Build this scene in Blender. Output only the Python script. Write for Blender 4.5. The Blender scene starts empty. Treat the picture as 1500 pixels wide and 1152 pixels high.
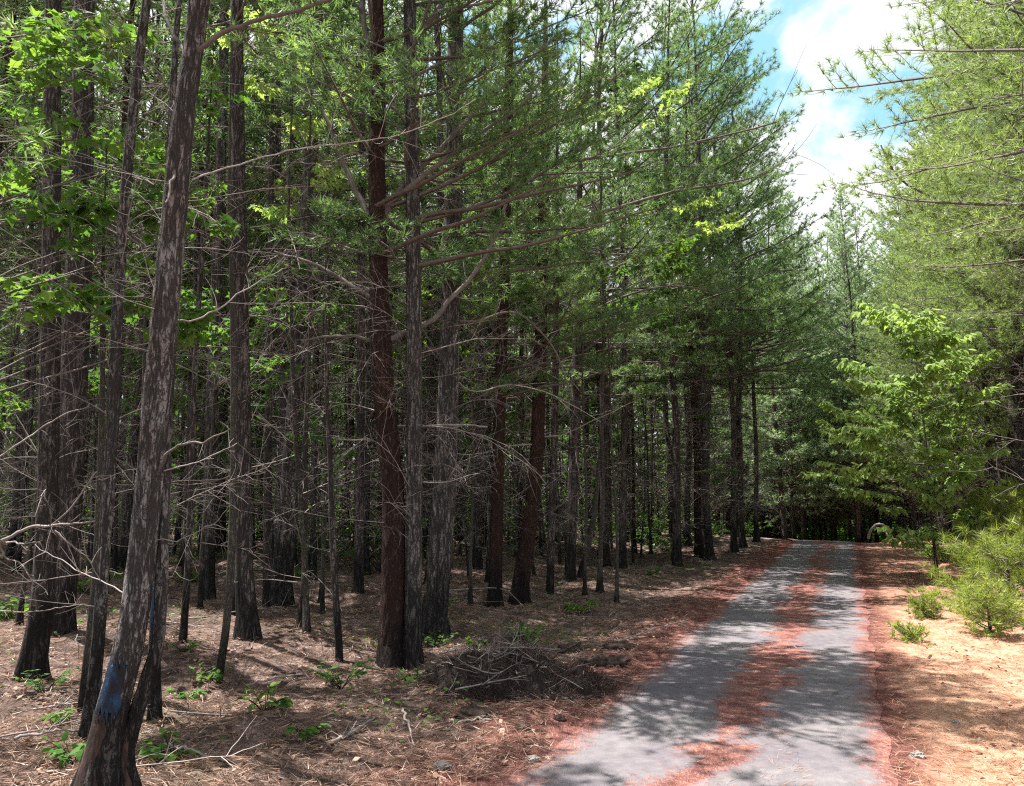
import bpy, math, random
import numpy as np
from mathutils import Vector, noise as mnoise

R = math.radians
rng = np.random.default_rng(11)
sc = bpy.context.scene
col = sc.collection

# ------------------------------------------------------------------ camera frame
F = 1167.0
CAM = np.array([0.0, 0.0, 1.9])
PITCH = math.atan((725 - 576) / F)
cp, sp = math.cos(PITCH), math.sin(PITCH)


def ray(px, py):
    a = (px - 750) / F
    b = (576 - py) / F
    d = np.array([a, cp - b * sp, sp + b * cp])
    return d / d[1]


def at(px, py, Y):
    return CAM + ray(px, py) * Y


def uv_of(x, y):
    return .388 * (x + .98) + .922 * y, .922 * (x + .98) - .388 * y


def xy_of(u, v):
    return .388 * u + .922 * v - .98, .922 * u - .388 * v


def sstep(a, b, x):
    t = np.clip((x - a) / (b - a), 0, 1)
    return t * t * (3 - 2 * t)


def terrain(x, y):
    x = np.asarray(x, float)
    y = np.asarray(y, float)
    u, v = uv_of(x, y)
    d = np.clip(u - 33, 0, None)
    h = -np.where(d < 10, .0055 * d * d, .55 + .11 * (d - 10))
    h = np.maximum(h, -4.0)
    w = sstep(1.6, 3.2, np.abs(v))
    n = (.06 * np.sin(x * .9 + 1.3 * np.sin(y * .5)) * np.sin(y * .75 + .4) + .04 * np.sin(x * 2.1 + y * 1.3) * np.sin(y * 2.4 - x * .8)
         + .02 * np.sin(x * 5.3 + 2) * np.sin(y * 4.7 + x))
    h = h + w * n * 1.6 + .28 * sstep(-2, -9, v) + .25 * sstep(3, 7, v)
    h = h + .05 * np.exp(-((v + 1.75) / .35) ** 2) * (1 + .6 * np.sin(u * 1.7) * np.sin(u * .63))
    return h


def ground(px, py):
    d = ray(px, py)
    Y = 3.0
    while Y < 80:
        p = CAM + d * Y
        if p[2] <= float(terrain(p[0], p[1])):
            return p
        Y += .02
    return CAM + d * 40


# ------------------------------------------------------------------ mesh builder
def nrm(a):
    return a / np.maximum(np.linalg.norm(a, axis=-1, keepdims=True), 1e-9)


class MB:
    def __init__(self):
        self.v, self.f, self.m, self.t, self.s = [], [], [], [], []
        self.n = 0

    def add(self, verts, faces, mat=0, tint=.5, smooth=False):
        verts = np.asarray(verts, float).reshape(-1, 3)
        faces = np.asarray(faces, int)
        self.v.append(verts)
        self.f.append(faces + self.n)
        self.m.append(np.full(len(faces), mat))
        self.s.append(np.full(len(faces), smooth))
        self.t.append(np.broadcast_to(np.asarray(tint, float), (len(verts),)))
        self.n += len(verts)

    def tubes(self, paths, radii, segs=4, mat=0, tint=.5):
        paths = np.asarray(paths, float)
        if paths.ndim == 2:
            paths = paths[None]
        M, N, _ = paths.shape
        radii = np.broadcast_to(np.asarray(radii, float), (M, N))
        tan = np.gradient(paths, axis=1)
        tan = nrm(tan)
        mean = nrm(paths[:, -1] - paths[:, 0])
        ref = np.where(np.abs(mean[:, 2:3]) > .75, np.array([[1., 0, 0]]), np.array([[0, 0, 1.]]))[:, None, :]
        a = nrm(np.cross(tan, np.broadcast_to(ref, tan.shape)))
        b = np.cross(tan, a)
        ang = np.linspace(0, 2 * np.pi, segs, endpoint=False)
        ring = (a[:, :, None, :] * np.cos(ang)[None, None, :, None] + b[:, :, None, :] * np.sin(ang)[None, None, :, None])
        V = paths[:, :, None, :] + ring * radii[:, :, None, None]
        idx = np.arange(M * N * segs).reshape(M, N, segs)
        q = np.stack([idx[:, :-1], np.roll(idx, -1, 2)[:, :-1], np.roll(idx, -1, 2)[:, 1:], idx[:, 1:]], -1).reshape(-1, 4)
        tt = np.broadcast_to(np.asarray(tint, float).reshape(-1, 1, 1), (M, N, segs)).reshape(-1) if np.ndim(tint) else tint
        self.add(V.reshape(-1, 3), q, mat, tt, True)

    def needles(self, pos, axis, n, L, w, mat=1, lo=15, hi=75, droop=.12, tint=None):
        T = len(pos)
        if T == 0:
            return
        axis = nrm(axis)
        p = np.repeat(pos, n, 0)
        ax = np.repeat(axis, n, 0)
        rnd = nrm(rng.normal(size=(T * n, 3)))
        perp = nrm(np.cross(ax, rnd))
        a = np.radians(rng.uniform(lo, hi, (T * n, 1)))
        d = ax * np.cos(a) + perp * np.sin(a)
        d[:, 2] -= droop
        d = nrm(d)
        ll = L * rng.uniform(.65, 1.1, (T * n, 1))
        side = nrm(np.cross(d, nrm(rng.normal(size=(T * n, 3))))) * w / 2
        base = p - ax * rng.uniform(0, .07, (T * n, 1))
        V = np.stack([base - side, base + side, base + d * ll], 1).reshape(-1, 3)
        if tint is None:
            tint = rng.uniform(0, 1, T)
        tt = np.repeat(tint, n * 3)
        self.add(V, np.arange(T * n * 3).reshape(-1, 3), mat, tt)

    def leaves(self, pos, nor, dirs, size, shape, mat=1, tint=None):
        """shape: (verts K x 2 (along, across), tris)"""
        sv, st = shape
        n = len(pos)
        if n == 0:
            return
        nor = nrm(nor)
        dirs = nrm(dirs - nor * np.sum(dirs * nor, -1, keepdims=True))
        side = np.cross(nor, dirs)
        size = np.broadcast_to(size, (n,))[:, None, None]
        sv = np.asarray(sv, float)
        fold = rng.uniform(-.1, .45, (n, 1, 1))
        curl = rng.uniform(-.35, .1, (n, 1, 1))
        V = (pos[:, None] + size * (dirs[:, None] * sv[None, :, 0:1] + side[:, None] * sv[None, :, 1:2]
             + nor[:, None] * (np.abs(sv[None, :, 1:2]) * fold + sv[None, :, 0:1] ** 2 * curl)))
        K = len(sv)
        tri = (np.asarray(st)[None] + (np.arange(n) * K)[:, None, None]).reshape(-1, 3)
        if tint is None:
            tint = rng.uniform(0, 1, n)
        self.add(V.reshape(-1, 3), tri, mat, np.repeat(tint, K))

    def mesh(self, name, mats):
        me = bpy.data.meshes.new(name)
        V = np.concatenate(self.v)
        me.vertices.add(len(V))
        me.vertices.foreach_set('co', V.ravel().astype(np.float32))
        loops = np.concatenate([f.ravel() for f in self.f])
        cnt = np.concatenate([np.full(len(f), f.shape[1]) for f in self.f])
        me.loops.add(len(loops))
        me.loops.foreach_set('vertex_index', loops.astype(np.int32))
        me.polygons.add(len(cnt))
        me.polygons.foreach_set('loop_start', np.concatenate([[0], np.cumsum(cnt)[:-1]]).astype(np.int32))
        me.polygons.foreach_set('material_index', np.concatenate(self.m).astype(np.int32))
        me.polygons.foreach_set('use_smooth', np.concatenate(self.s))
        at_ = me.attributes.new('tint', 'FLOAT', 'POINT')
        at_.data.foreach_set('value', np.concatenate(self.t).astype(np.float32))
        for m in mats:
            me.materials.append(m)
        me.update(calc_edges=True)
        return me

    def build(self, name, mats, parent=None):
        return put(name, self.mesh(name, mats), parent)


def put(name, me, parent=None):
    o = bpy.data.objects.new(name, me)
    col.objects.link(o)
    if parent is not None:
        o.parent = parent
    return o


def tag(o, label=None, cat=None, group=None, kind=None):
    for k, val in (('label', label), ('category', cat), ('group', group), ('kind', kind)):
        if val:
            o[k] = val
    return o


def empty(name, loc, rz=0, label=None, cat=None, group=None, s=1):
    o = bpy.data.objects.new(name, None)
    o.empty_display_size = .2
    col.objects.link(o)
    o.location = loc
    o.rotation_euler = (0, 0, rz)
    o.scale = (s, s, s)
    return tag(o, label, cat, group)


# ------------------------------------------------------------------ materials
class NT:
    def __init__(self, name):
        self.m = bpy.data.materials.new(name)
        self.m.use_nodes = True
        self.t = self.m.node_tree
        self.t.nodes.clear()
        self.out = self.t.nodes.new('ShaderNodeOutputMaterial')

    def n(self, kind, ins=None, **props):
        nd = self.t.nodes.new('ShaderNode' + kind)
        for k, v in props.items():
            setattr(nd, k, v)
        for k, v in (ins or {}).items():
            s = nd.inputs[k]
            if isinstance(v, bpy.types.NodeSocket):
                self.t.links.new(v, s)
            else:
                s.default_value = v
        return nd

    def coord(self, scale=(1, 1, 1), loc=(0, 0, 0), rot=(0, 0, 0)):
        c = self.n('TexCoord').outputs['Object']
        return self.n('Mapping', {'Vector': c, 'Scale': scale, 'Location': loc, 'Rotation': rot}).outputs[0]

    def noise(self, vec, scale, detail=4, rough=.6, dist=0):
        return self.n('TexNoise', {'Vector': vec, 'Scale': scale, 'Detail': detail, 'Roughness': rough, 'Distortion': dist}).outputs[0]

    def ramp(self, fac, stops, interp='LINEAR'):
        nd = self.n('ValToRGB', {'Fac': fac})
        e = nd.color_ramp
        e.interpolation = interp
        while len(e.elements) < len(stops):
            e.elements.new(.5)
        for el, (p, c) in zip(e.elements, stops):
            el.position = p
            el.color = (*c, 1) if len(c) == 3 else c
        return nd.outputs[0]

    def mix(self, fac, a, b, mode='MIX'):
        nd = self.n('Mix', data_type='RGBA', blend_type=mode)
        for s, v in ((nd.inputs[0], fac), (nd.inputs[6], a), (nd.inputs[7], b)):
            if isinstance(v, bpy.types.NodeSocket):
                self.t.links.new(v, s)
            else:
                s.default_value = v if not isinstance(v, tuple) or len(v) == 4 else (*v, 1)
        return nd.outputs[2]

    def math(self, op, a, b=0.0, c=0.0, clamp=False):
        return self.n('Math', {0: a, 1: b, 2: c}, operation=op, use_clamp=clamp).outputs[0]

    def mr(self, v, a, b, c=0.0, d=1.0, smooth=True):
        return self.n('MapRange', {0: v, 1: a, 2: b, 3: c, 4: d}, interpolation_type='SMOOTHSTEP' if smooth else 'LINEAR').outputs[0]

    def tint(self):
        return self.n('Attribute', attribute_name='tint').outputs['Fac']

    def surf(self, color, rough=.85, bump=None, dist=.02, strength=.8, spec=.3):
        ins = {'Base Color': color, 'Roughness': rough, 'Specular IOR Level': spec}
        b = self.n('BsdfPrincipled', ins)
        if bump is not None:
            bn = self.n('Bump', {'Height': bump, 'Distance': dist, 'Strength': strength})
            self.t.links.new(bn.outputs[0], b.inputs['Normal'])
        self.t.links.new(b.outputs[0], self.out.inputs[0])
        return self.m


def M_bark(name, plate, fissure, char=.75, charh=1.1, sx=1.0, warm=None):
    k = NT(name)
    oi = k.n('ObjectInfo').outputs['Random']
    c0 = k.n('TexCoord').outputs['Object']
    off = k.n('Combine' 'XYZ', {0: k.math('MULTIPLY', oi, 7.0), 1: k.math('MULTIPLY', oi, 13.0), 2: 0.0}).outputs[0]
    c = k.n('VectorMath', {0: c0, 1: off}, operation='ADD').outputs[0]
    w = k.n('Mapping', {'Vector': c, 'Scale': (17 * sx, 17 * sx, 2.6 * sx)}).outputs[0]
    n1 = k.noise(w, 1.0, 5, .62, .35)
    r1 = k.math('ABSOLUTE', k.math('SUBTRACT', n1, .5))
    w2 = k.n('Mapping', {'Vector': c, 'Scale': (26 * sx, 26 * sx, 13 * sx)}).outputs[0]
    n2 = k.noise(w2, 1.0, 4, .6, .6)
    r2 = k.math('ABSOLUTE', k.math('SUBTRACT', n2, .48))
    crack = k.math('MULTIPLY', k.mr(r1, .0, .085), k.mr(r2, -.02, .05))
    fine = k.noise(k.n('Mapping', {'Vector': c, 'Scale': (60, 60, 18)}).outputs[0], 1.0, 5, .7)
    big = k.noise(k.n('Mapping', {'Vector': c, 'Scale': (3, 3, .8)}).outputs[0], 1.0, 3, .6)
    pl = k.mix(k.mr(big, .3, .7), tuple(x * .62 for x in plate), plate)
    if warm:
        pl = k.mix(k.mr(k.noise(c, 1.1, 2), .5, .62), pl, warm)
    pl = k.mix(k.mr(fine, .3, .75, .35, 1.25, False), (0, 0, 0), pl)
    colr = k.mix(crack, fissure, pl)
    z = k.n('SeparateXYZ', {0: c0}).outputs[2]
    zz = k.math('ADD', z, k.math('MULTIPLY', k.math('SUBTRACT', big, .5), 1.6))
    ch = k.mr(zz, charh * .55, charh * 1.35, char, 0.0)
    colr = k.mix(ch, colr, k.mix(crack, (.006, .006, .006), (.022, .02, .02)))
    h = k.math('ADD', crack, k.math('MULTIPLY', fine, .5))
    return k.surf(colr, .92, h, .025, .9, .15)


def M_leafy(name, stops, trans=.45, rough=.6, var=.25, spec=.1, back=None):
    k = NT(name)
    t = k.tint()
    isl = k.n('NewGeometry').outputs['Random Per Island']
    oi = k.n('ObjectInfo').outputs['Random']
    f = k.math('ADD', k.math('MULTIPLY', t, .6), k.math('MULTIPLY', isl, .4))
    f = k.math('ADD', f, k.math('MULTIPLY', k.math('SUBTRACT', oi, .5), var), clamp=True)
    c = k.ramp(f, stops)
    tc = k.mix(1.0, c, (1.3, 1.3, .75), 'MULTIPLY')
    d = k.n('BsdfDiffuse', {'Color': c, 'Roughness': .3}).outputs[0]
    tr = k.n('BsdfTranslucent', {'Color': tc}).outputs[0]
    g = k.n('BsdfGlossy', {'Color': (1, 1, 1, 1), 'Roughness': rough}).outputs[0]
    m1 = k.n('MixShader', {0: trans, 1: d, 2: tr}).outputs[0]
    fr = k.n('Fresnel', {'IOR': 1.4}).outputs[0]
    m2 = k.n('MixShader', {0: k.math('MULTIPLY', fr, spec), 1: m1, 2: g}).outputs[0]
    k.t.links.new(m2, k.out.inputs[0])
    return k.m


MAT = {}
MAT['bark'] = M_bark('dark_pine_bark', (.23, .2, .19), (.035, .029, .027), charh=.65)
MAT['bark_near'] = M_bark('furrowed_pine_bark', (.33, .305, .295), (.04, .034, .032), charh=.7, sx=1.0, warm=(.25, .2, .185))
MAT['bark_red'] = M_bark('red_brown_pine_bark', (.1, .06, .05), (.036, .02, .017), charh=.6, sx=1.7, warm=(.12, .064, .05))
MAT['bark_grey'] = M_bark('grey_pine_bark', (.27, .25, .24), (.036, .032, .03), charh=.9)
MAT['bark_sap'] = M_bark('sapling_bark', (.21, .195, .165), (.08, .07, .06), charh=.35, sx=2.2)


def M_dead():
    k = NT('dead_twig_wood')
    f = k.noise(k.coord((9, 9, 9)), 1.0, 3)
    t = k.tint()
    c = k.ramp(k.math('ADD', k.math('MULTIPLY', f, .5), k.math('MULTIPLY', t, .5)), [(.2, (.07, .055, .05)), (.5, (.2, .17, .16)), (.8, (.42, .37, .35))])
    return k.surf(c, .9)


MAT['dead'] = M_dead()
k = NT('live_limb_wood')
MAT['limb'] = k.surf(k.mix(k.noise(k.coord((12, 12, 12)), 1.0, 3), (.055, .045, .04), (.21, .18, .165)), .9)
MAT['needle'] = M_leafy('grey_green_needles', [(0, (.062, .122, .055)), (.5, (.135, .235, .1)), (1, (.265, .375, .165))], .5)
MAT['needle_y'] = M_leafy('yellow_green_needles', [(0, (.1, .16, .06)), (.5, (.2, .285, .11)), (1, (.35, .44, .2))], .5)
MAT['needle_young'] = M_leafy('young_pine_needles', [(0, (.14, .2, .035)), (.5, (.24, .31, .06)), (1, (.36, .42, .12))], .5)
MAT['needle_b'] = M_leafy('blue_green_needles', [(0, (.12, .19, .115)), (.5, (.23, .34, .21)), (1, (.35, .47, .3))], .5)  # blue-green kind, paled so distant haze and light sit in the colour
MAT['leaf'] = M_leafy('broad_green_leaves', [(0, (.035, .09, .025)), (.5, (.08, .18, .035)), (1, (.19, .29, .04))], .5)
MAT['leaf_y'] = M_leafy('sunny_green_leaves', [(0, (.05, .13, .028)), (.5, (.1, .22, .04)), (1, (.21, .33, .06))], .5)
MAT['leaf_sun'] = M_leafy('sun_brightened_leaves', [(0, (.15, .24, .08)), (.5, (.26, .38, .12)), (1, (.4, .5, .19))], .5)  # sunlight put into the leaf colour, as the saplings stand in shade
MAT['needle_dead'] = M_leafy('dead_brown_needles', [(0, (.06, .025, .018)), (.5, (.12, .05, .035)), (1, (.2, .1, .07))], .25)
MAT['straw'] = M_leafy('fallen_straw', [(0, (.05, .03, .025)), (.35, (.17, .095, .07)), (.7, (.36, .23, .17)), (1, (.55, .4, .31))], .1, var=0)
MAT['straw_dark'] = M_leafy('weathered_dark_straw', [(0, (.018, .012, .011)), (.4, (.05, .032, .028)), (1, (.22, .15, .13))], .1, var=0)
MAT['straw_o'] = M_leafy('orange_straw', [(0, (.16, .06, .04)), (.5, (.4, .2, .12)), (1, (.6, .4, .28))], .1, var=0)


def uvnodes(k):
    c = k.n('TexCoord').outputs['Object']
    c1 = k.n('VectorMath', {0: c, 1: (.98, 0, 0)}, operation='ADD').outputs[0]
    u = k.n('VectorMath', {0: c1, 1: (.388, .922, 0)}, operation='DOT_PRODUCT').outputs['Value']
    v = k.n('VectorMath', {0: c1, 1: (.922, -.388, 0)}, operation='DOT_PRODUCT').outputs['Value']
    return c, u, v


def strawy(k, c, stops, s=1.0):
    a = k.n('Mapping', {'Vector': c, 'Scale': (150 * s, 22 * s, 20), 'Rotation': (0, 0, .5)}).outputs[0]
    b = k.n('Mapping', {'Vector': c, 'Scale': (20 * s, 130 * s, 20), 'Rotation': (0, 0, .2)}).outputs[0]
    d = k.n('Mapping', {'Vector': c, 'Scale': (110 * s, 19 * s, 20), 'Rotation': (0, 0, -.9)}).outputs[0]
    n1, n2, n3 = (k.noise(q, 1.0, 3, .65, .6) for q in (a, b, d))
    m = k.math('MAXIMUM', n1, k.math('MAXIMUM', n2, n3))
    cl = k.noise(c, 5.0 * s, 6, .7)
    f = k.math('ADD', k.math('MULTIPLY', k.mr(m, .42, .78), .62), k.math('MULTIPLY', k.mr(cl, .3, .7), .38))
    return k.ramp(f, stops), k.math('ADD', m, cl)


def M_ground():
    k = NT('forest_floor')
    c, u, v = uvnodes(k)
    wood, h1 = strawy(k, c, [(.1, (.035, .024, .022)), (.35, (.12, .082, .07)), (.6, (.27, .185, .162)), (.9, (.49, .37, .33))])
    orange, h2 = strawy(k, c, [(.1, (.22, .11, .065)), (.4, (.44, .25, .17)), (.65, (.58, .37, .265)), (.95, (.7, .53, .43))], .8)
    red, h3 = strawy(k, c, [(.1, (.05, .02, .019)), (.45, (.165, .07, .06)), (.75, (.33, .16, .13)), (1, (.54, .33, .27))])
    nb = k.noise(c, .9, 4, .6)
    nn = k.math('MULTIPLY', k.math('SUBTRACT', nb, .5), 2.2)
    dark = k.mr(k.noise(c, 1.6, 5, .65), .42, .6)
    wood = k.mix(k.math('MULTIPLY', dark, .55), wood, (.05, .036, .03))
    grey = k.mr(k.noise(c, .55, 3, .6), .5, .66, 0, .6)
    wood = k.mix(grey, wood, k.mix(1.0, wood, (.75, .95, .75), 'MULTIPLY'))
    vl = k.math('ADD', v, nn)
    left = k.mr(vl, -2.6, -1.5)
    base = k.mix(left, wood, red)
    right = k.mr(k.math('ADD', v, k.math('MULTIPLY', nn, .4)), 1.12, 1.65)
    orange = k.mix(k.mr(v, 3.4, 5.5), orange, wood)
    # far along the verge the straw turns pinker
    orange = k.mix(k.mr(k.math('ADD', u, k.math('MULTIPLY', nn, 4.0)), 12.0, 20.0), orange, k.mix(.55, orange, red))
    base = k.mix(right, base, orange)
    h = k.mix(right, h1, h2)
    return k.surf(base, .95, h, .03, 1.0, .1)


def M_road():
    k = NT('worn_asphalt')
    c, u, v = uvnodes(k)
    v = k.tint()
    fine = k.noise(c, 140, 3, .7)
    med = k.noise(c, 9, 5, .65)
    bigs = k.noise(c, .8, 3, .6)
    a = k.ramp(k.math('ADD', k.math('MULTIPLY', fine, .5), k.math('MULTIPLY', med, .5)), [(.3, (.1, .092, .097)), (.5, (.165, .152, .158)), (.72, (.25, .232, .237))])
    a = k.mix(k.mr(bigs, .35, .7), k.mix(1.0, a, (.7, .68, .75), 'MULTIPLY'), a)
    # a few dark cracks
    cv = k.n('Mapping', {'Vector': c, 'Scale': (.45, .45, 1)}).outputs[0]
    wv = k.n('VectorMath', {0: cv, 1: k.n('TexNoise', {'Vector': c, 'Scale': 1.4, 'Detail': 4.0}).outputs['Color']}, operation='ADD').outputs[0]
    vo = k.n('TexVoronoi', {'Vector': wv, 'Scale': 1.0}, feature='DISTANCE_TO_EDGE').outputs['Distance']
    a = k.mix(k.mr(vo,   .002, .008, .6, 0.0), a, (.05, .045, .045))
    red, h = strawy(k, c, [(.1, (.05, .02, .019)), (.45, (.165, .07, .06)), (.75, (.33, .16, .13)), (1, (.54, .33, .27))])
    n1 = k.noise(k.n('Mapping', {'Vector': c, 'Scale': (1, 1, 1)}).outputs[0], 1.1, 6, .68)
    n2 = k.noise(c, .35, 2, .5)
    w = k.math('SUBTRACT', v, k.math('MULTIPLY', k.math('SUBTRACT', n2, .5), .8))
    w = k.math('ADD', w, k.mr(u, 4.0, 9.0, .2, 0.0))
    dist = k.math('ABSOLUTE', w)
    frz = k.math('MULTIPLY', k.math('SUBTRACT', k.noise(c, 22, 5, .75), .5), .55)
    n3 = k.math('MULTIPLY', k.math('SUBTRACT', k.noise(c, .45, 3, .6), .45), .6)
    cen = k.math('SUBTRACT', k.math('ADD', k.math('ADD', .23, n3), k.math('MULTIPLY', k.math('SUBTRACT', n1, .5), 1.35)), dist)
    m1 = k.mr(k.math('ADD', cen, frz), -.08, .12)
    ev = k.math('SUBTRACT', k.math('ABSOLUTE', k.math('ADD', v, .1)), k.math('ADD', 1.0, k.math('MULTIPLY', k.math('SUBTRACT', n1, .5), .8)))
    m2 = k.mr(k.math('ADD', ev, frz), -.1, .14)
    m = k.math('MAXIMUM', m1, m2)
    spk = k.mr(k.noise(c, 30, 3, .8), .64, .7, 0, .7)
    spk = k.math('MULTIPLY', spk, k.mr(n1, .4, .6))
    m = k.math('MAXIMUM', m, spk)
    return k.surf(k.mix(m, a, red), .9, k.mix(m, fine, h), .008, .7, .2)


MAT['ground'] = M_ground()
MAT['road'] = M_road()
k = NT('pale_stone')
MAT['rock'] = k.surf(k.ramp(k.noise(k.coord((8, 8, 8)), 1.0, 6, .7), [(.3, (.1, .09, .085)), (.7, (.34, .31, .29))]), .9, k.noise(k.coord((20, 20, 20)), 1.0, 5), .02)
k = NT('dark_clod_soil')
MAT['clod'] = k.surf(k.ramp(k.noise(k.coord((15, 15, 15)), 1.0, 6, .7), [(.3, (.015, .012, .011)), (.7, (.11, .075, .06))]), .95, k.noise(k.coord((30, 30, 30)), 1.0, 6, .75), .04, 1.0)
k = NT('raked_dark_straw')
MAT['heap'] = k.surf(k.ramp(k.noise(k.coord((40, 40, 40)), 1.0, 6, .75), [(.35, (.008, .006, .006)), (.75, (.055, .038, .033))]), .95, k.noise(k.coord((50, 50, 50)), 1.0, 6, .75), .05, 1.0)
k = NT('blue_blaze_paint')
f = k.noise(k.coord((30, 30, 11)), 1.0, 5, .7)
MAT['paint'] = k.surf(k.ramp(f, [(.4, (.014, .013, .014)), (.52, (.012, .028, .06)), (.7, (.02, .07, .14))]), .75, f, .02)
k = NT('bare_inner_bark')
f = k.noise(k.coord((25, 25, 7)), 1.0, 5, .7)
MAT['scar'] = k.surf(k.ramp(f, [(.4, (.016, .012, .011)), (.54, (.05, .03, .025)), (.74, (.11, .06, .047))]), .9, f, .02)

# ------------------------------------------------------------------ setting
def axis_pts(lo, hi, step, far):
    a = np.arange(lo, hi + 1e-6, step)
    g = np.array([1, 2.5, 5, 9, 15, 25, 45, 80, 140, 240]) * far / 240
    return np.concatenate([lo - g[::-1], a, hi + g])


xs = axis_pts(-16, 20, .16, 260)
ys = axis_pts(2, 40, .16, 260)
X, Yg = np.meshgrid(xs, ys)
Z = terrain(X, Yg)
near = (np.abs(uv_of(X, Yg)[1]) > 1.7)
Z = Z + near * rng.normal(0, .012, Z.shape) * (np.abs(X) < 20) * (Yg < 40)
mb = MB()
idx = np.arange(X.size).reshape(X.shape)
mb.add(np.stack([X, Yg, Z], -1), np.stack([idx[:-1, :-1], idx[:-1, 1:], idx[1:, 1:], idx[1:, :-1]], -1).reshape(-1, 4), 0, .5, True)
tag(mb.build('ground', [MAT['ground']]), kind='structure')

us = np.arange(-4, 66, .25)
nv = 15
mb = MB()
e0 = -1.26 + .05 * np.sin(us * 2.1) + .03 * np.sin(us * 5.3 + 1) + rng.normal(0, .012, len(us))
e1 = 1.07 + .03 * np.sin(us * 1.7 + 2) + .02 * np.sin(us * 6.1) + rng.normal(0, .01, len(us))
tt = np.linspace(0, 1, nv)
CV = e0[:, None] * (1 - tt) + e1[:, None] * tt
# past the crest the track swings left
a = np.clip((us - 34.5) / 7.0, 0, R(82))
cu = np.where(us < 34.5, us, 34.5 + 7 * np.sin(a) + np.clip(us - 34.5 - 7 * R(82), 0, None) * math.cos(R(82)))
cv = np.where(us < 34.5, 0, -7 * (1 - np.cos(a)) - np.clip(us - 34.5 - 7 * R(82), 0, None) * math.sin(R(82)))
UU = cu[:, None] + CV * np.sin(a)[:, None]
VV = cv[:, None] + CV * np.cos(a)[:, None]
xx, yy = xy_of(UU, VV)
zz = terrain(xx, yy) + .006 + .012 * (1 - (2 * tt - 1) ** 2)[None] + .05 * (a > 0)[:, None]
idx = np.arange(xx.size).reshape(xx.shape)
mb.add(np.stack([xx, yy, zz], -1), np.stack([idx[:-1, :-1], idx[:-1, 1:], idx[1:, 1:], idx[1:, :-1]], -1).reshape(-1, 4), 0, CV.ravel(), True)
tag(mb.build('road', [MAT['road']]), kind='structure')

# ------------------------------------------------------------------ plant generators
STAR = ([(0, 0), (.18, -.3), (.05, -.52), (.32, -.3), (.62, -.56), (.56, -.2), (1.0, 0), (.56, .2), (.62, .56), (.32, .3), (.05, .52), (.18, .3), (.36, 0)],
        [(12, i, (i + 1) % 12) for i in range(12)])
OVAL = ([(0, 0), (.3, -.24), (.68, -.2), (1, 0), (.68, .2), (.3, .24)], [(0, 1, 5), (1, 2, 5), (2, 4, 5), (2, 3, 4)])
RHOMB = ([(0, 0), (.45, -.32), (1, 0), (.45, .32)], [(0, 1, 3), (1, 2, 3)])


def curve(p0, d, L, n, bend=(0, 0, 0), wob=.05):
    """polyline from p0 in direction d, bending by vector bend over its length"""
    t = np.linspace(0, 1, n)[:, None]
    d = np.asarray(d, float)
    p = np.asarray(p0) + d * L * t + np.asarray(bend, float) * L * t ** 2
    w = np.cumsum(rng.normal(0, wob * L / n, (n, 3)), 0)
    w[0] = 0
    return p + w


def side_of(d):
    s = np.cross(d, [0, 0, 1.0])
    return s / max(np.linalg.norm(s), 1e-6)


def pine_crown(mb, H, z0, Lmax, step=.5, per=4, asym=0.0, keep=1.0, n_need=13, nl=.16, nw=.009, sub=4.5, tuft=.13, sag=-.05, low=.75, fmat=1, dead=0.0, rise=55):
    """live limbs and needles of one pine; +X is its open side"""
    paths, rad, P, A, TT = [], [], [], [], []
    z = z0
    while z < H - min(.25, .15 * H):
        t = (z - z0) / (H - z0)
        L0 = Lmax * ((low + (1 - low) * min(t / .25, 1)) * (1 - t) ** .75 + .06)
        base_az = rng.uniform(0, 6.28)
        for i in range(per):
            if rng.uniform() > keep:
                continue
            az = base_az + i * 6.283 / per + rng.normal(0, .3)
            L = L0 * rng.uniform(.65, 1.15) * (1 + asym * math.cos(az))
            if L < min(.25, .3 * Lmax):
                continue
            el = R(-2 + rise * t + rng.normal(0, 9))
            d = np.array([math.cos(az) * math.cos(el), math.sin(az) * math.cos(el), math.sin(el)])
            b = np.array([0, 0, sag + rng.uniform(.0, .3)])
            pth = curve([0, 0, z + rng.uniform(-.1, .1)], d, L, 8, b, .06)
            paths.append(pth)
            rad.append(np.linspace(.011 * L + .006, .004, 8))
            tint = rng.uniform(0, 1)
            if rng.uniform() < dead:
                continue
            sd = side_of(d)
            m = max(3, int(L * sub))
            for s in np.linspace(.28, .98, m):
                j = s * 7
                j0 = min(int(j), 6)
                q = pth[j0] + (pth[j0 + 1] - pth[j0]) * (j - j0)
                sg = rng.choice([-1, 1])
                dd = d * .62 + sd * sg * rng.uniform(.5, 1.0) + np.array([0, 0, rng.uniform(-.12, .35)])
                dd /= np.linalg.norm(dd)
                l2 = max(.16, (1.02 - s) * L * .5 * rng.uniform(.6, 1.15) + .1)
                sp_ = curve(q, dd, l2, 8, (0, 0, .18), .05)
                paths.append(sp_)
                rad.append(np.linspace(.006, .003, 8))
                k_ = max(2, int(l2 / tuft))
                for e in np.linspace(.35, 1, k_):
                    jj = min(int(e * 7), 6)
                    pp = sp_[jj] + (sp_[jj + 1] - sp_[jj]) * (e * 7 - jj)
                    ax = (sp_[jj + 1] - sp_[jj])
                    P.append(pp + rng.normal(0, .03, 3))
                    A.append(ax / np.linalg.norm(ax) + np.array([0, 0, .35]) + rng.normal(0, .25, 3))
                    TT.append(np.clip(tint + rng.normal(0, .2), 0, 1))
        z += step * rng.uniform(.75, 1.25)
    mb.tubes(np.array(paths), np.array(rad), 3, 0)
    mb.needles(np.array(P), np.array(A), n_need, nl, nw, fmat, tint=np.array(TT))
    return len(P)


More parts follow.
